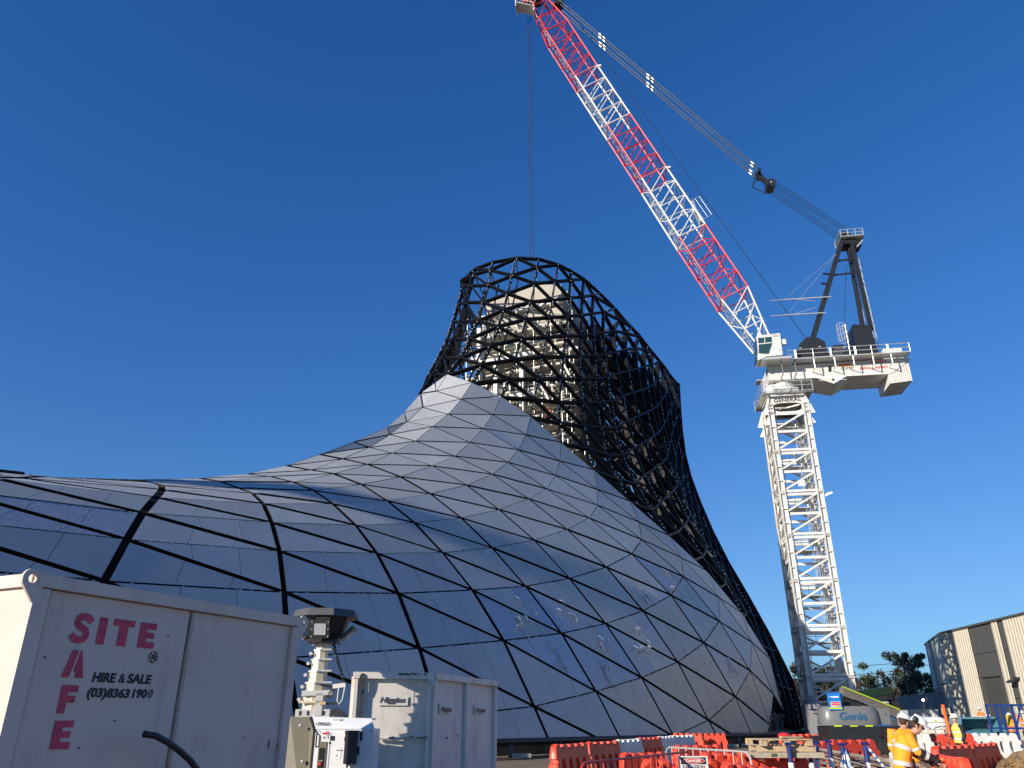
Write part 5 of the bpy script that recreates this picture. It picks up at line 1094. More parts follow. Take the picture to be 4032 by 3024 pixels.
for k in range(6): MB().box(onR(.2 + k * .42, H2 - .045, .028), (.03, .008, .05), Matrix.Rotation(math.atan2(uR.y, uR.x), 3, 'Z')).build('rail_clip', 'binwhite', bn)

# ------------------------------------------------------------------ plastic barriers
def barrier(color, label, x, y, deg, sx=1.0, rx=0, ry=0, z=0.0, group=None, store={}):
    grp = group or 'water filled plastic barriers'
    if color in store:
        t = dup(store[color], (x, y, z), R(deg), label, R(rx), R(ry)); t['group'] = grp
    else:
        t = thing('plastic_barrier', label, 'barrier', (x, y, z), R(deg), grp, R(rx), R(ry))
        o = [(-1.0, .06), (-.96, 0), (.96, 0), (1.0, .06), (1.0, .28), (1.09, .30), (1.09, .42), (1.0, .44), (1.0, .60), (1.09, .62), (1.09, .74), (1.0, .76), (.98, .97), (.93, 1.03)]
        for c in (.66, .22, -.22, -.66): o += [(c + .13, 1.03), (c + .09, .93), (c - .09, .93), (c - .13, 1.03)]
        o += [(-.93, 1.03), (-.98, .97), (-1.0, .76), (-.93, .74), (-.93, .62), (-1.0, .60), (-1.0, .44), (-.93, .42), (-.93, .30), (-1.0, .28)]
        v_, f_ = flat_shape([o] + [ell(c, .50, .135, .26, 16, .8) for c in (-.66, -.22, .22, .66)], .30, .03)
        vs = [(p.x, p.z * (1.25 - .75 * min(1, p.y / .9)), p.y) for p in v_]
        MB().add(vs, f_).build('barrier_body', color, t, smooth=True)
        MB().box((0, 0, .05), (1.8, .46, .1)).build('barrier_foot', color, t)
        for c in (-.82, .82): MB().tube((c, 0, 1.0), (c, 0, 1.075), .07, 10).build('filler_cap', color, t)
        store[color] = t
    t.scale = (sx, 1, 1); return t
Rd, Wt = 'plasticred', 'plasticwhite'
barrier(Rd, 'dusty red plastic barrier at the left end of the near row beside the dark base', 1.5, 22.1, 62)
barrier(Rd, 'red plastic barrier second from the left end of the near row', 2.6, 24.4, 57, .95)
barrier(Wt, 'white plastic barrier between two red ones in the near left row', 3.7, 27.0, 63, 1.1)
barrier(Rd, 'red plastic barrier between two white ones in the near left row', 4.8, 29.7, 58, .92)
barrier(Wt, 'clean white plastic barrier beside the grubby white one in the near row', 5.75, 31.7, 63, .95)
barrier(Wt, 'grubby white plastic barrier at the far end of the near left row', 6.75, 33.5, 52, .9)
barrier(Rd, 'red plastic barrier behind the far end of the near left row', 8.0, 38.4, -50, .8)
barrier(Rd, 'red plastic barrier just left of the pallet stack, close to the cladding', 9.1, 38.5, 0, .6)
barrier(Rd, 'red plastic barrier at the left end of the far row, below the stairs', 12.0, 35.8, 35)
barrier(Rd, 'red plastic barrier of the far row in front of the boom lift chassis', 13.35, 36.4, 0, .7)
barrier(Rd, 'red plastic barrier of the far row right of the boom lift chassis', 14.75, 35.6, 0, .9)
barrier(Wt, 'white plastic barrier of the far row behind the stooping worker', 16.65, 35.6, 0, .9)
barrier(Rd, 'red plastic barrier of the far row behind the worker in the black top', 19.2, 37.0, 0, .92)
barrier(Wt, 'white plastic barrier in front of the teal hopper', 22.0, 38.6, 0, 1.0)
barrier(Wt, 'white plastic barrier at the right edge, in front of the blue frame', 24.4, 38.4, -8, 1.0)
barrier(Wt, 'distant white plastic barrier in front of the white gas tank', 23.0, 45.8, 15, 1.3)
barrier(Rd, 'red plastic barrier behind the first blue and white bollards', 8.8, 24.8, 30)
barrier(Rd, 'red plastic barrier behind the rusty rods', 10.6, 26.5, 22, .9)
barrier(Rd, 'orange red plastic barrier seen end on right of the pallet stack', 6.5, 20.7, 85, .8)
barrier(Rd, 'shaded red plastic barrier right of the stooping worker', 10.7, 20.7, 44, 1.15)
barrier(Rd, 'shaded red plastic barrier next to the earth mound', 12.4, 22.4, 44, 1.0)
barrier(Rd, 'red plastic barrier standing end on under the stooping worker\'s hands', 7.55, 14.7, 78, .72)
barrier(Wt, 'white plastic barrier standing just behind the stooping worker\'s arm', 8.35, 18.6, 70, .5, z=-.1)
barrier(Rd, 'red plastic barrier at the left of the jumbled heap, under the grey hoop fence', 4.6, 21.1, 30, .75)
barrier(Rd, 'red plastic barrier under the left end of the pallet stack', 5.35, 17.7, 12, .8, z=-.11)
barrier(Rd, 'red plastic barrier tipped back in the heap in front of the pallet stack', 4.45, 17.95, 20, .7, rx=14, z=-.02)
barrier(Rd, 'red plastic barrier leaning over behind the danger sign', 3.3, 17.6, 15, .8, rx=20, z=-.10)
barrier(Rd, 'red plastic barrier tilted on its end right of the danger sign', 4.15, 15.6, 20, .6, rx=12, ry=6, z=-.15)
barrier(Rd, 'red plastic barrier slumped at the right of the danger sign heap', 5.0, 15.4, 10, .7, rx=24, ry=-8, z=-.22)
barrier(Rd, 'red plastic barrier poking up between the two hoop fences', 2.9, 19.5, 30, .6, rx=8, z=-.1)

# ------------------------------------------------------------------ hoop fences and danger sign
def hoop(name, label, a, b, m, group):
    a, b = Vector(a), Vector(b); L = (b - a).length; ang = math.atan2(b.y - a.y, b.x - a.x)
    t = thing(name, label, 'fence', (a.x, a.y, 0), ang, group); r = .22; H = 1.05
    pts = [(0, 0, .12), (0, 0, H - r)] + [(r - r * math.cos(R(k)), 0, H - r + r * math.sin(R(k))) for k in (30, 60, 90)] + [(L - r + r * math.sin(R(k)), 0, H - r + r * math.cos(R(k))) for k in (0, 30, 60, 90)] + [(L, 0, .12)]
    MB().path(pts, .021, 8).build('hoop', m, t, smooth=True); MB().tube((0, 0, .16), (L, 0, .16), .018, 6).build('lower_rail', m, t)
    n = round(L / .30)
    for i in range(1, n): MB().tube((L * i / n, 0, .16), (L * i / n, 0, H), .011, 6).build('upright', m, t)
    for x in (.25, L - .25): MB().box((x, 0, .06), (.06, .6, .12)).build('foot', m, t)
    return t
hoop('hoop_fence', 'red steel hoop fence crossing in front of the red barriers', (1.0, 12.7), (3.65, 17.3), 'fencered', 'steel hoop fences')
hoop('hoop_fence', 'bare grey steel hoop fence behind the danger sign', (3.6, 20.0), (4.73, 16.9), 'galv', 'steel hoop fences')
ds = thing('danger_sign', 'DANGER EXCLUSION sign hung on the red hoop fence', 'sign', (3.20, 16.40, 0), R(5))
MB().box((.28, 0, .78), (.57, .012, .44)).build('sign_board', 'signwhite', ds); MB().box((.28, -.008, .918), (.49, .006, .118)).build('sign_band', 'signblack', ds)
v_, f_ = flat_shape([ell(.28, .918, .225, .052, 32)], .004); MB().add([(p.x, -.014 + p.z, p.y) for p in v_], f_).build('sign_oval', 'signwhite', ds)
v_, f_ = flat_shape([ell(.28, .918, .212, .044, 32)], .004); MB().add([(p.x, -.018 + p.z, p.y) for p in v_], f_).build('sign_oval', 'signred', ds)
text('DANGER', .068, (.13, -.022, .895), TX, TZ, 'signwhite', ds, bold=.002, width=.30); text('EXCLUSION', .075, (.07, -.008, .79), TX, TZ, 'stencilblack', ds, bold=.001, width=.42); text('ZONE', .075, (.16, -.008, .69), TX, TZ, 'stencilblack', ds, bold=.001, width=.24)

# ------------------------------------------------------------------ pallets on timber bearers
bs = thing('timber_bearers', 'stack of long pale timber bearers under the broken pallet', 'timber', (5.55, 17.5, .93), R(-3))
for k, (y, z, wd) in enumerate(((-.35, .06, 1.42), (.0, .06, 1.42), (.35, .06, 1.42), (-.3, .17, 1.15), (.25, .17, 1.2))): MB().box((.0, y, z), (wd, .16, .10)).build('bearer', 'timber' if k > 2 else 'timberg', bs)
for x in (-.28, .05): MB().box((x, -.436, .06), (.11, .012, .06)).build('end_slot', 'pole', bs)
pa = thing('pallet', 'broken wooden pallet lying on the timber bearers', 'pallet', (5.5, 17.5, 1.155), R(4))
for x in (-.48, .0, .46): 
    for y in (-.4, .4): MB().box((x, y, .06), (.12, .12, .09)).build('block', 'timber', pa)
for y in (-.42, -.2, 0, .2, .42): MB().box((0, y, .117), (1.05, .11, .022)).build('slat', 'timber', pa)
for k, x in enumerate((-.48, 0, .46)): MB().box((x, 0, .01), (.11, .95, .018)).build('slat', 'timberg', pa)
MB().box((.2, -.2, .16), (.5, .1, .03), Matrix.Rotation(.25, 3, 'Z')).build('loose_slat', 'timber', pa)
rw = MB().sphere((5.6, 17.4, 1.34), .10, 10, 6, (1.3, .9, .6)).build('red_wrap', 'signred', smooth=True); tag(rw, 'crumpled red plastic wrap on top of the broken pallet', 'wrap')
# ------------------------------------------------------------------ T-top bollards
def bollard(label, x, y, tilt=0.0, tapes=False, store=[]):
    if store: t = dup(store[0], (x, y, 0), 0, label, 0, R(tilt))
    else:
        t = thing('bollard', label, 'bollard', (x, y, 0), 0, 'blue and white T-top bollards', 0, R(tilt))
        MB().tube((0, 0, .05), (0, 0, 1.10), .052, 14).build('post', 'bolblue', t, smooth=True); MB().tube((0, 0, 0), (0, 0, .07), .2, 16, .17).build('base', 'tyre', t)
        for z0, z1 in ((.62, .86), (.22, .42)): MB().tube((0, 0, z0), (0, 0, z1), .056, 14).build('reflective_band', 'reflwhite', t, smooth=True)
        MB().tube((0, 0, 1.08), (0, 0, 1.13), .062, 12).tube((0, 0, 1.12), (0, 0, 1.19), .028, 10).tube((-.075, 0, 1.2), (.075, 0, 1.2), .026, 10).build('handle', 'bolblue', t)
        store.append(t)
    return t
bollard('blue and white bollard right of the pallet stack, leftmost of its row', 5.54, 17, 0)
bollard('upright blue and white bollard third from the left, beside a leaning one', 6.05, 17.3, 0)
bollard('leaning blue and white bollard close beside an upright one', 6.42, 18.2, 5)
bollard('slim blue and white bollard behind the tape wrapped one', 7.0, 18.8, 1)
tb = bollard('blue and white bollard tangled in striped tape', 6.5, 16.6, -2)
bollard('blue and white bollard nearest the stooping worker', 7.05, 17.0, 1)
tp_ = thing('barrier_tape', 'blue and white striped tape tangled round a bollard', 'tape', (6.5, 16.6, 0)); rt = random.Random(12)
for k in range(9):
    a0 = rt.uniform(0, 6.28); mb = MB(); p = Vector((.05 * math.cos(a0), .05 * math.sin(a0), 1.12)); q = Vector((.17 * math.cos(a0 + .6), .17 * math.sin(a0 + .6), rt.uniform(.35, .8)))
    for s in range(5): mb.cur = s % 2; mb.bar(p.lerp(q, s / 5), p.lerp(q, (s + 1) / 5), .03, .004, (math.cos(a0), math.sin(a0), 0))
    mb.build('tape_strip', ['tapeblue', 'reflwhite'], tp_)
tq = thing('barrier_tape', 'blue and white striped tape hanging off the bollard next to the stooping worker', 'tape', (7.05, 16.95, 0)); mb = MB(); p, q = Vector((.03, 0, 1.15)), Vector((.38, -.1, .62))
for s in range(12): mb.cur = s % 2; mb.bar(p.lerp(q, s / 12), p.lerp(q, (s + 1) / 12), .04, .004, (0, 1, 0))
mb.build('tape_strip', ['tapeblue', 'reflwhite'], tq)
# rusty rods, planks, earth
rd = thing('rod_bundle', 'bundle of rusty steel rods sloping down behind the bollards', 'rods', (7.6, 19.6, 0)); rt = random.Random(8)
for k in range(22): MB().tube((-1.1 + rt.uniform(-.2, .2), rt.uniform(-.3, .3), 1.18 - k * .012 + rt.uniform(-.06, .06)), (1.3 + rt.uniform(-.2, .3), rt.uniform(-.5, .5) - .3, .72 - k * .02), .016, 5).build('rod', 'rust', rd)
for x in (-.6, .5): MB().box((x, 0, .35), (.12, .8, .62)).build('support_block', 'timberg', rd)
for k, (x, y, a) in enumerate(((9.6, 22.5, 12), (8.6, 20.2, 30))):
    tag(MB().box((0, 0, .68), (1.7, .2, .05)).box((-.6, 0, .33), (.2, .2, .66)).box((.6, 0, .33), (.2, .2, .66)).build('plank_trestle', 'timberg'), ['grey plank on blocks in front of the far red barrier', 'grey plank on blocks behind the taped bollard'][k], 'plank', None, (x, y, 0), R(a))
def mound(name, label, cx, cy, rx, ry, h, seed, m='clod'):
    r = random.Random(seed); n = 26; vs = []
    for j in range(n):
        for i in range(n):
            u, v = -1 + 2 * i / (n - 1), -1 + 2 * j / (n - 1); d = math.hypot(u, v); z = h * max(0, 1 - d) ** .6 if d < 1 else 0
            vs.append((u * rx, v * ry, max(-.05, z * (1 + r.uniform(-.18, .18)) + r.uniform(-.03, .03) - .05)))
    o = MB().add(vs, [(j * n + i, j * n + i + 1, (j + 1) * n + i + 1, (j + 1) * n + i) for j in range(n - 1) for i in range(n - 1)]).build(name, m, fix=False)
    return tag(o, label, 'earth', None, (cx, cy, 0))
mo = mound('earth_mound', 'brown earth mound at the lower right corner', 14.6, 22.6, 3.2, 2.4, 1.05, 3)
mound('earth_mound', 'low earth heap behind the bollards at the foot of the far barriers', 10.6, 23.4, 2.6, 1.6, .75, 6)
ms = MB(); rt = random.Random(31)
for k in range(420):
    a = rt.uniform(0, 6.28); d = rt.uniform(0, .8); p = Vector((14.3 + 2.6 * d * math.cos(a), 21.9 + 1.6 * d * math.sin(a), .95 * max(0, 1 - d) ** .6)); q = p + Vector((rt.uniform(-.12, .2), rt.uniform(-.25, .05), rt.uniform(.03, .22))); ms.bar(p, q, .012, .02)
ms.build('dry_stalks', 'straw', kind='stuff', fix=False)

# ------------------------------------------------------------------ boom lift
gl = thing('boom_lift', 'grey boom lift marked Genie parked in front of the crane mast', 'boom lift', (13.85, 34.6, 0), R(-4))
pr = ell(0, 0, 1.14, .62, 28, .55)
mb = MB(); A = [Vector((x, y, 1.42)) for x, y in pr]; B = [Vector((x * 1.03, y * 1.03, 1.55)) for x, y in pr]; C_ = [Vector((x * 1.0, y, 1.98)) for x, y in pr]; D_ = [Vector((x * .90, y * .86, 2.14)) for x, y in pr]
n = len(pr); mb.add(A + B + C_ + D_, [(k * n + i, k * n + (i + 1) % n, (k + 1) * n + (i + 1) % n, (k + 1) * n + i) for k in range(3) for i in range(n)] + [tuple(range(n - 1, -1, -1)), tuple(range(3 * n, 4 * n))])
mb.build('counterweight', 'grey', gl, smooth=True)
text('Genie', .42, (-.52, -.645, 1.62), TX, TZ, 'logoblue', gl, bold=.012, width=1.08)
for x in (-.62, 0, .60): MB().box((x, -.56, 1.40), (.30, .1, .05)).build('reflector', 'lime', gl)
MB().box((0, .2, 1.05), (2.0, 1.6, .7)).build('turntable', 'cblack', gl); MB().box((0, .6, .6), (1.6, 2.4, .5)).build('chassis', 'cblack', gl); MB().box((.2, -.5, 1.08), (.4, .1, .1)).build('tow_plate', 'galv', gl)
for x in (-1.0, 1.0):
    for y in (-.3, 1.5): 
        wv = MB().tube((x - .2, y, .5), (x + .2, y, .5), .5, 20).build('wheel', 'tyre', gl, smooth=True); MB().tube((x - .21, y, .5), (x + .21, y, .5), .22, 12).build('rim', 'grey', wv)
bmn = MB().bar((.2, .9, 2.75), (2.6, 1.4, 1.85), .34, .36).build('main_boom', 'boomtan', gl); MB().bar((.2, .70, 2.93), (2.6, 1.2, 2.03), .05, .04).build('boom_stripe', 'lime', bmn); MB().bar((.6, .7, 2.5), (2.5, 1.2, 1.72), .06, .12).build('boom_stripe', 'whjoint', bmn)
MB().box((2.75, 1.3, 1.75), (.25, .45, .5)).build('boom_nose', 'galv', gl); MB().box((1.35, .1, 1.75), (.5, .8, .6)).box((1.42, -.32, 1.85), (.08, .03, .08)).build('engine_cover', 'grey', gl)
MB().box((-.1, .3, 2.2), (1.3, .9, .18)).build('turret_top', 'cblack', gl)
bb = MB().box((-.62, -.62, 2.32), (.52, .06, .66), Matrix.Rotation(-.04, 3, 'Y')).build('boom_end_board', 'blueboard', gl)
MB().box((-.62, -.66, 2.06), (.52, .02, .06)).build('reflector', 'lime', bb); rl = MB().box((-.60, -.66, 2.21), (.38, .015, .19)).build('hire_label', 'signwhite', bb); MB().box((-.60, -.67, 2.225), (.35, .008, .13)).build('label_panel', 'signred', rl)
text('KENNARDS', .06, (-.76, -.676, 2.205), TX, TZ, 'signwhite', rl, width=.32); text('HIRE', .035, (-.53, -.67, 2.125), TX, TZ, 'signblack', rl, width=.1)
MB().prism([(-.86, -.655, 2.50), (-.45, -.655, 2.52), (-.42, -.655, 2.47), (-.62, -.655, 2.45)], (0, 0, 0), (0, -.004, 0)).build('board_scuff', 'reflwhite', bb); MB().box((-.28, -.5, 2.55), (.12, .06, .14)).build('board_tab', 'blueboard', bb)

# ------------------------------------------------------------------ green mobile crane behind
gc = thing('mobile_crane', 'green mobile crane with a long low boom behind the boom lift', 'crane', (26.4, 61, 0), R(6))
MB().bar((-2.6, 0, 3.15), (1.5, 0, 3.62), .8, .5).build('boom', 'green', gc); MB().bar((-2.6, -.1, 2.75), (1.4, -.1, 3.15), .6, .3).build('inner_boom', 'cblack', gc)
MB().bar((1.3, 0, 3.6), (1.9, 0, 2.3), .4, .5).build('boom_head', 'cblack', gc); MB().bar((1.95, -.1, 2.4), (2.25, -.1, .8), .3, .3).build('hook_block', 'cblack', gc)
MB().bar((-1.8, -.3, 2.6), (-.2, -.3, 2.8), .14, .14).build('lime_cylinder', 'lime', gc)
cb_ = MB().box((-.1, 0, 1.6), (1.3, 1.8, 1.9)).build('cab', 'bluecab', gc); MB().box((-.3, -.92, 2.0), (.7, .04, .7)).build('window', 'glass', cb_)
MB().tube((-.9, -.4, 2.6), (-.3, -.4, 2.7), .28, 14).build('air_tank', 'galv', gc); MB().box((-.5, 0, .8), (5, 2.2, .8)).build('carrier', 'cblack', gc)
MB().path([(.3, -.95, 2.5), (.7, -.95, 2.4), (.8, -.95, 1.6)], .06, 6).build('hose', 'bluecab', gc)
for x in (-2.2, 1.4): MB().tube((x, -1.1, .55), (x, -.6, .55), .55, 18).tube((x, .6, .55), (x, 1.1, .55), .55, 18).build('wheel', 'tyre', gc)
fl = thing('work_lamp', 'lit white work lamp under the green crane boom', 'lamp', (27.6, 64, 0)); MB().tube((0, 0, 0), (0, 0, 2.7), .05, 6).build('lamp_post', 'cblack', fl); MB().sphere((0, -.05, 2.85), .09, 10, 8).build('bulb', 'lamp', fl)
fl = thing('work_lamp', 'lit white work lamp beside the warehouse corner', 'lamp', (34.6, 70, 0)); MB().tube((0, 0, 0), (0, 0, 3.0), .05, 6).build('lamp_post', 'cblack', fl); MB().sphere((0, -.05, 3.12), .10, 10, 8).build('bulb', 'lamp', fl)
# ------------------------------------------------------------------ tank, post, hopper, blue frame
tk = thing('gas_tank', 'white gas tank with a red diamond label', 'tank', (22.55, 44.6, 0))
MB().loft([((0, .0 + y, 1.28), r, r, (1, 0, 0), (0, 0, 1)) for y, r in ((-.62, .05), (-.6, .2), (-.52, .36), (-.38, .46), (-.2, .49), (1.6, .49), (1.8, .4), (1.95, .1))], 24).build('tank_shell', 'signwhite', tk, smooth=True)
MB().prism([(0, -.56, 1.35), (.16, -.56, 1.19), (0, -.56, 1.03), (-.16, -.56, 1.19)], (0, -.05, 0), (0, -.03, 0)).build('hazard_diamond', 'signred', tk); MB().box((-.12, -.5, 1.55), (.46, .02, .14)).build('warning_plate', 'yellow', tk)
for y in (0, 1.3): MB().box((0, y, .42), (.7, .12, .8)).build('saddle', 'galv', tk)
MB().tube((-.1, 0, 1.75), (-.1, 0, 1.88), .09, 10).build('valve', 'galv', tk)
op = thing('marker_post', 'leaning bright orange post with a plywood notice behind it', 'post', (22.35, 43, 0), 0)
MB().tube((-.02, 0, 0), (-.12, 0, 2.34), .085, 12).build('post_tube', 'orangepost', op, smooth=True); MB().box((.05, .14, 2.02), (.44, .03, .32)).build('notice', 'board', op)
tr = thing('tank_rail', 'galvanised guard rail around the white gas tank', 'rail', (22.2, 43.6, 0))
mb = MB()
for z in (.7, 1.15, 1.5): mb.tube((-.75, 0, z), (.9, 0, z), .03, 6)
for x in (-.75, .1, .9): mb.tube((x, 0, 0), (x, 0, 1.5), .03, 6)
mb.build('rails', 'galv', tr)
hp = thing('tipping_hopper', 'teal tipping hopper with its dark mouth open', 'hopper', (23.35, 42, 0))
ol = [(-1.1, .0, 1.0), (-.95, 0, 1.74), (.80, 0, 1.74), (1.12, 0, 1.0)]
MB().prism([(-1.15, 0, .92), (1.15, 0, .92), (1.12, 0, 1.03), (-1.12, 0, 1.03)], (0, -.4, 0), (0, .9, 0)).build('hopper_lip', 'teal', hp)
MB().prism([(-1.0, 0, 1.66), (.86, 0, 1.66), (.8, 0, 1.75), (-.95, 0, 1.75)], (0, -.15, 0), (0, .9, 0)).build('hopper_rim', 'teal', hp)
for x0, x1 in ((-1.12, -.97), (1.1, .84)): MB().bar((x0, .25, .98), (x1, .35, 1.72), 1.1, .07, (1, 0, 0)).build('hopper_side', 'teal', hp)
MB().prism([(-1.05, .9, .95), (1.05, .9, .95), (.8, .9, 1.72), (-.95, .9, 1.72)], (0, 0, 0), (0, .05, 0)).build('hopper_back', 'teal', hp)
MB().prism([(-1.05, -.3, 1.04), (1.0, -.3, 1.04), (.9, .9, 1.2), (-.95, .9, 1.2)], (0, 0, 0), (0, 0, .03)).build('hopper_floor', 'teal', hp)
MB().box((0, .3, .5), (1.8, .9, .8)).build('hopper_stand', 'binshade', hp); MB().box((.3, -.45, 1.0), (.16, .12, .1)).build('latch', 'galv', hp)
bf = thing('steel_frame', 'dark blue steel frame cage at the right edge', 'frame', (24.6, 40.2, 0), R(-3))
mb = MB()
for x in (-1.25, -.5, .75, 1.6): mb.box((x, 0, 1.15), (.10, .10, 2.3)); mb.box((x, .9, 1.15), (.08, .08, 2.3))
for z in (1.25, 2.27): mb.box((.18, 0, z), (2.95, .10, .10)); mb.box((.18, .9, z), (2.95, .08, .08))
mb.build('frame_tubes', 'bluesteel', bf)
for a, b in (((-1.25, 1.3), (-.75, 2.2)), ((-.5, 1.3), (-.1, 2.2)), ((.75, 1.3), (.35, 2.2))): MB().bar((a[0], -.02, a[1]), (b[0], -.02, b[1]), .06).build('diagonal', 'bluesteel', bf)
for x in (-.95, -.65, .95, 1.25): MB().tube((x, 0, .1), (x, 0, 1.25), .025, 6).build('upright', 'bluesteel', bf)
MB().box((-.55, .45, 1.6), (.16, .2, .5)).build('yellow_canister', 'yellow', bf); MB().box((.35, .5, 1.75), (.35, .3, .28)).build('white_bag', 'signwhite', bf)
# stairs at the right foot of the tower
sr = thing('site_stairs', 'white site stairs with navy handrails at the right foot of the tower', 'stairs', (22.7, 60.5, 0), R(0))
MB().box((-.1, 1.0, 1.35), (2.0, 1.6, 2.6)).build('landing_block', 'stair', sr)
for k in range(9): MB().box((-1.0 + k * .26, -.1, 2.35 - k * .27), (.30, .9, .06)).box((-1.0 + k * .26 + .13, -.1, 2.22 - k * .27), (.04, .9, .24)).build('tread', 'stair', sr)
for y in (-.55, .35):
    MB().bar((-1.2, y, 3.3), (1.5, y, .9), .06).bar((-1.2, y, 2.9), (1.5, y, .5), .05).build('handrail', 'stairblue', sr)
    for k in range(5): MB().bar((-1.1 + k * .6, y, 2.3 - k * .55), (-1.1 + k * .6, y, 3.2 - k * .55), .05).build('baluster', 'stairblue', sr)
MB().bar((-1.2, -.6, 2.3), (.9, -.6, 2.3), .06).bar((-1.2, -.6, 2.3), (-1.2, -.6, 3.3), .06).build('handrail', 'stairblue', sr)

# ------------------------------------------------------------------ unseen crane added far left to throw the shadow band over the cladding
tc_ = thing('added_shadow_crane', 'unseen telescopic crane added far left of the container to cast the shadow band', 'crane', (-59, 5.6, 0))
b0, b1 = Vector((.6, 0, 2.6)), Vector((14.0, 0.0, 32.5)) ; dB = b1 - b0
MB().bar(b0, b0 + dB * .5, 1.0, 1.1).build('boom_base', 'galv', tc_); MB().bar(b0 + dB * .5, b1, .8, .9).build('boom_extension', 'galv', tc_)
MB().box((-.5, 0, 1.6), (3, 7, 1.4)).build('carrier', 'grey', tc_); MB().box((1.2, -2.4, 2.4), (1.2, 1.8, 1.4)).build('cab', 'bluecab', tc_)
for y in (-2.5, 0, 2.5):
    for x in (-1.7, .9): MB().tube((x - .2, y, .6), (x + .2, y, .6), .6, 18).build('wheel', 'tyre', tc_)

# ------------------------------------------------------------------ people
def skin_mesh(verts, edges, radii, root=0, sub=1):
    me = bpy.data.meshes.new('body'); me.from_pydata(verts, edges, []); o = bpy.data.objects.new('body', me); COL.objects.link(o)
    o.modifiers.new('skin', 'SKIN'); 
    for i, rr in enumerate(radii):
        sv = me.skin_vertices[0].data[i]; sv.radius = rr if isinstance(rr, (tuple, list)) else (rr, rr); sv.use_root = (i == root)
    s = o.modifiers.new('sub', 'SUBSURF'); s.levels = sub; s.render_levels = sub
    bpy.context.view_layer.update()
    out = bpy.data.meshes.new_from_object(o.evaluated_get(bpy.context.evaluated_depsgraph_get())); bpy.data.objects.remove(o); return out
STAND = dict(pelvis=(0, 0, .95), waist=(0, 0, 1.12), chest=(.02, 0, 1.32), neck=(.0, 0, 1.50), head=(.02, 0, 1.64), face=(1, 0, 0), shl=(0, .19, 1.43), elL=(-.02, .25, 1.14), wrL=(.10, .23, .90), haL=(.14, .22, .81), shr=(0, -.19, 1.43), elR=(-.02, -.25, 1.14), wrR=(.10, -.23, .90), haR=(.14, -.22, .81), hipL=(0, .09, .9), knL=(.02, .10, .5), anL=(0, .10, .09), hipR=(0, -.09, .9), knR=(.02, -.10, .5), anR=(0, -.10, .09))
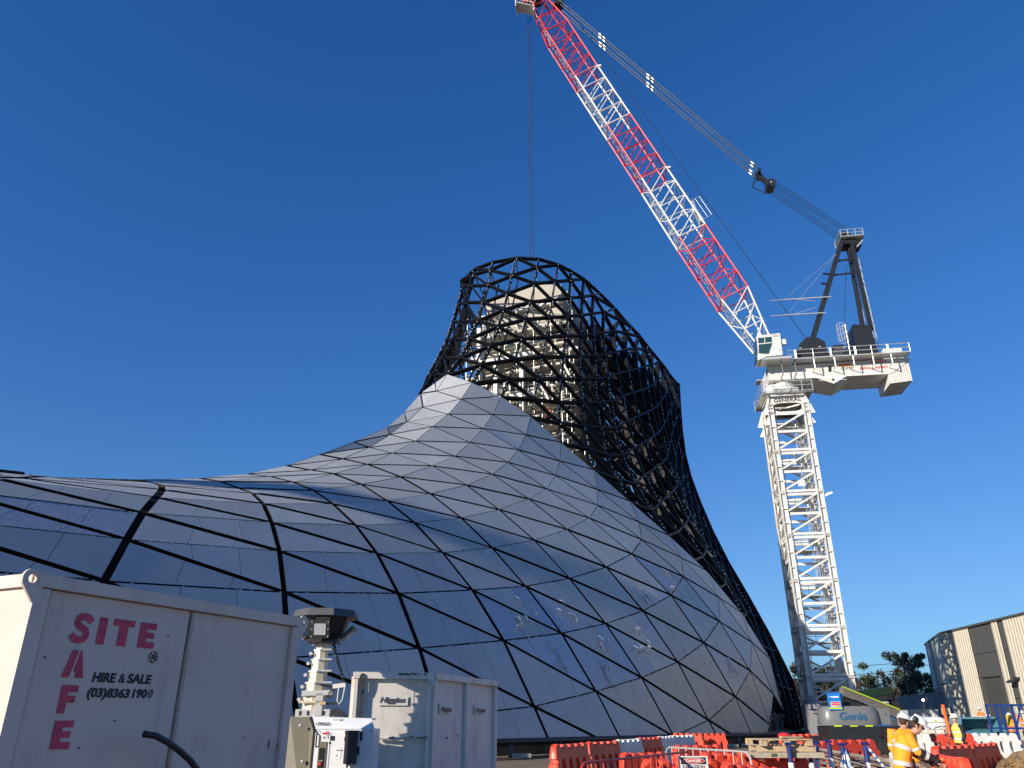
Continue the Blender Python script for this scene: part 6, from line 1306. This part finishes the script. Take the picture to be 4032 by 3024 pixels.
def person(label, loc, rz, jacket, pose={}, trousers='navy', sleeves=None, helmet='helmet', gloves=False, glasses=False, muffs=False, detail=True, straps=False, forearm=None, group=None, band='refl', hem=.86):
    J = {k: Vector(v) for k, v in {**STAND, **pose}.items()}; t = thing('person', label, 'person', loc, R(rz), group)
    V = []; E_ = []; Rr = []
    def add(p, r, par=None):
        V.append(tuple(p)); Rr.append(r)
        if par is not None: E_.append((par, len(V) - 1))
        return len(V) - 1
    f = J['face'].normalized(); up = (J['head'] - J['neck']).normalized(); fu = (up - f * up.dot(f)).normalized(); sd_ = fu.cross(f)
    pe = add(J['pelvis'], (.15, .11)); wa = add(J['waist'], (.14, .10), pe); ch = add(J['chest'], (.16, .11), wa); ne = add(J['neck'], .058, ch)
    jw = add(J['head'] - fu * .06 + f * .03, (.068, .075), ne); hd = add(J['head'] + fu * .04, (.078, .095), jw); add(J['head'] + fu * .11, (.06, .07), hd)
    add(J['head'] + f * .105 - fu * .005, .014, hd)
    for s in ('L', 'R'):
        sh = add(J['shl' if s == 'L' else 'shr'], .065, ch); el = add(J['el' + s], .045, sh); wr = add(J['wr' + s], .032, el); d = (J['ha' + s] - J['wr' + s]); pm = add(J['wr' + s] + d * .75, (.040, .022), wr)
        if detail:
            dn = d.normalized(); sdv = dn.orthogonal().normalized(); nn = dn.cross(sdv)
            for k, (o, l) in enumerate(((-.03, .075), (-.01, .085), (.01, .08), (.03, .06))):
                a = add(V[pm] + sdv * o + dn * .035 if False else Vector(V[pm]) + sdv * o + dn * .04, .011, pm); b = add(Vector(V[a]) + dn * l * .5 + nn * .015, .009, a); add(Vector(V[b]) + dn * l * .35 + nn * .035, .008, b)
            a = add(Vector(V[pm]) - sdv * .045 + nn * .02 - dn * .01, .012, pm); add(Vector(V[a]) + dn * .04 + nn * .03, .010, a)
        hp_ = add(J['hip' + s], .085, pe); kn = add(J['kn' + s], .058, hp_); an = add(J['an' + s], .042, kn); add(J['an' + s] + f * .12 * Vector((1, 1, 0)).length / 1.414 - Vector((0, 0, .04)), .036, an)
    me = skin_mesh(V, E_, Rr); me.materials.clear(); me.materials.append(M['skin'])
    for p in me.polygons: p.use_smooth = True
    b = bpy.data.objects.new('body', me); COL.objects.link(b); b.parent = t
    def ax(a, c): 
        d = (J[c] - J[a]).normalized(); return d
    side = (J['shl'] - J['shr']).normalized()
    def tor(t_):  # 0 hem .. 1 collar
        pts = [J['pelvis'] + (J['pelvis'] - J['waist']).normalized() * (.95 - hem) * .8, J['waist'], J['chest'], J['chest'].lerp(J['neck'], .55), J['neck']]
        wd = [(.20, .155), (.195, .15), (.215, .155), (.19, .13), (.085, .085)]
        x = t_ * 4; i = min(3, int(x)); u = x - i; c = pts[i].lerp(pts[i + 1], u); d = (pts[i + 1] - pts[i]).normalized(); w_ = wd[i][0] * (1 - u) + wd[i + 1][0] * u; h_ = wd[i][1] * (1 - u) + wd[i + 1][1] * u
        xs = (side - d * side.dot(d)).normalized(); return c, w_, h_, xs, d.cross(xs)
    def sec(t_, g=0): c, w_, h_, x, y = tor(t_); return (c, w_ + g, h_ + g, x, y)
    jm = MB(); jm.loft([sec(k / 12, .006 * math.sin(k * 2.1)) for k in range(13)], 16)
    sl = MB()
    for s in ('L', 'R'):
        a, e, w_ = J['shl' if s == 'L' else 'shr'], J['el' + s], J['wr' + s]
        (sl if sleeves else jm).path([a.lerp(J['chest'], .25), a, a.lerp(e, .5), e, e.lerp(w_, .5), e.lerp(w_, .93)], [.085, .092, .078, .068, .060, .052], 12)
    jm.build('jacket', jacket, t, smooth=True)
    if forearm:
        for s in ('L', 'R'):
            e, w_ = J['el' + s], J['wr' + s]; MB().path([e.lerp(w_, .12), e.lerp(w_, .5), e.lerp(w_, 1.0)], [.078, .070, .062], 12).build('undersleeve', forearm, t, smooth=True); MB().tube(e.lerp(w_, .45), e.lerp(w_, .66), .074, 12).build('sleeve_band', 'refl', t, smooth=True)
    if sleeves: sl.build('sleeves', sleeves, t, smooth=True)
    if band:
        for t0, t1 in ((.10, .17), (.36, .43)): MB().loft([sec(t0, .012), sec(t1, .012)], 16, cap=False).build('reflective_band', band, t, smooth=True, fix=False)
        for s in ((-.09, .09) if straps else ()):
            MB().path([tor(.45)[0] + side * s + tor(.45)[4] * sg * .155 if False else tor(.45 + .1 * k)[0] + side * s * (1 - .1 * k) + tor(.45 + .1 * k)[4] * (tor(.45 + .1 * k)[2] + .004) for k in range(5)], .022, 5).build('reflective_strap', band, t)
        if not sleeves:
            for s in ('L', 'R'):
                a, e = J['shl' if s == 'L' else 'shr'], J['el' + s]; MB().tube(a.lerp(e, .78), a.lerp(e, .92), .079, 12).build('sleeve_band', band, t, smooth=True)
    tm = MB()
    for s in ('L', 'R'): tm.path([J['hip' + s] + Vector((0, 0, .06)), J['hip' + s].lerp(J['kn' + s], .4), J['kn' + s], J['kn' + s].lerp(J['an' + s], .5), J['an' + s]], [.115, .105, .085, .078, .075], 12)
    tm.loft([(J['pelvis'] - Vector((0, 0, .1)), .17, .13, side, f), (J['pelvis'] + Vector((0, 0, .06)), .175, .135, side, f)], 14); tm.build('trousers', trousers, t, smooth=True)
    for s in ('L', 'R'): MB().sphere(J['an' + s] + Vector((.05, 0, -.03)), .065, 12, 6, (1.9, .85, .9)).build('boot', 'tyre', t, smooth=True)
    hh = J['head'] + fu * .075; M3 = Matrix((f, sd_, fu)).transposed()
    hm = MB(); hm.sphere((0, 0, 0), .125, 18, 7, (1.15, 1.0, 1.0), 0, .5); hm.v = [tuple(hh + M3 @ Vector(v)) for v in hm.v]
    br = [Vector((.165 * math.cos(a) + .05 * max(0, math.cos(a)), .132 * math.sin(a), -.012)) for a in [2 * math.pi * k / 20 for k in range(20)]]; br2 = [Vector((p.x * .86, p.y * .9, .012)) for p in br]
    ring(hm, [hh + M3 @ p for p in br], [hh + M3 @ p for p in br2])
    hm.bar(hh + M3 @ Vector((-.1, 0, .10)), hh + M3 @ Vector((.1, 0, .11)), .03, .03); ho = hm.build('helmet', helmet, t, smooth=True)
    MB().sphere(J['head'] + fu * .035 - f * .032, .083, 12, 8, (.95, .98, 1.0)).build('hair', 'hair', t, smooth=True)
    for s in (-1, 1):
        MB().sphere(J['head'] + sd_ * s * .086 - f * .01, .028, 8, 6, (.7, .5, 1.2)).build('ear', 'skin', t, smooth=True)
        if detail: MB().sphere(J['head'] + f * .083 + sd_ * s * .032 + fu * .022, .011, 8, 6).build('eye', 'reflwhite', t)
        if muffs: MB().sphere(hh + sd_ * s * .135 - f * .06 + fu * .02, .05, 10, 8, (1, .7, 1.2)).build('ear_muff', 'cblack', t, smooth=True)
    if detail: MB().bar(J['head'] + f * .092 - fu * .055 + sd_ * .022, J['head'] + f * .092 - fu * .055 - sd_ * .022, .010, .008).build('mouth', 'stencilred', t)
    if glasses:
        g = MB()
        for s in (-1, 1): g.sphere(J['head'] + f * .092 + sd_ * s * .034 + fu * .02, .030, 10, 6, (1.0, 1.0, .75)); g.bar(J['head'] + f * .09 + sd_ * s * .06 + fu * .022, J['head'] - f * .0 + sd_ * s * .09 + fu * .022, .012)
        g.build('sunglasses', 'cblack', t, smooth=True)
    if gloves:
        for s in ('L', 'R'):
            d = (J['ha' + s] - J['wr' + s]).normalized(); MB().sphere(J['wr' + s] + d * .07, .058, 12, 8, (1, .8, 1)).build('glove', 'navy', t, smooth=True)
    return t
person('stooping worker in an orange jacket, white helmet and sunglasses looking down', (6.88, 15, 0), -12, 'hivis', dict(
    pelvis=(-.04, 0, .92), waist=(-.02, 0, 1.06), chest=(.06, 0, 1.28), neck=(.20, 0, 1.44), head=(.31, -.02, 1.525), face=(.86, -.22, -.46),
    shl=(.10, .19, 1.38), elL=(.22, .22, 1.12), wrL=(.42, .12, .98), haL=(.50, .08, .92), shr=(.10, -.19, 1.38), elR=(.19, -.24, 1.13), wrR=(.42, -.22, 1.03), haR=(.52, -.2, .94),
    hipL=(-.05, .09, .88), knL=(.06, .1, .48), anL=(-.04, .1, .09), hipR=(-.05, -.09, .88), knR=(.08, -.1, .48), anR=(-.02, -.1, .09)), forearm='navy', gloves=True, glasses=True, muffs=True, hem=.80)
rk = thing('rake', 'yellow handled tool held by the stooping worker', 'tool', (7.35, 14.9, 0)); MB().tube((-.1, -.02, .30), (.12, -.05, 1.02), .016, 8).build('handle', 'yellow', rk); MB().box((-.1, -.02, .27), (.3, .04, .06)).build('head', 'galv', rk)
person('worker in orange bending behind the stooping worker, white helmet turned away', (7.62, 16.6, 0), 20, 'hivis', dict(chest=(.05, 0, 1.30), neck=(.10, 0, 1.46), head=(.15, 0, 1.575), face=(.9, .2, -.3)), hem=.82)
person('worker in a black top and orange vest with a broad white helmet', (15.85, 30, 0), 195, 'hivisyel', dict(wrR=(.26, -.10, 1.02), elR=(.02, -.24, 1.14), haR=(.34, -.06, 1.0)), sleeves='navy', helmet='reflwhite')
far = [('distant orange worker on a low platform beside the corrugated wall', 33.6, 60, 200, .62), ('distant orange worker left of the blue frame diagonal', 27.0, 47.5, 250, .1), ('distant orange worker stooping in the middle of the blue frame', 27.9, 47.0, 230, .15), ('distant orange worker with raised arm inside the blue frame', 27.0, 44.3, 200, .25), ('distant orange worker at the far right edge behind the blue frame', 28.4, 44.6, 160, .1)]
for k, (lb, x, y, a, z) in enumerate(far):
    person(lb, (x, y, z), a, 'hivisred', {} if k != 3 else dict(elR=(.15, -.28, 1.5), wrR=(.2, -.3, 1.75), haR=(.2, -.3, 1.83)), detail=False, band='refl', hem=.84)
    if z > .3: tag(MB().box((0, 0, z / 2 - .01), (2.4, 1.2, z - .02)).build('work_platform', 'cblack'), 'low dark work platform under the distant worker at the corrugated wall', 'platform', None, (x, y, 0))
ps = cA + fd * 7.7 + bd * -4
person('worker in orange up on the scaffolding inside the lattice', (ps.x, ps.y, 23.33), 230, 'hivisred', {}, detail=False)
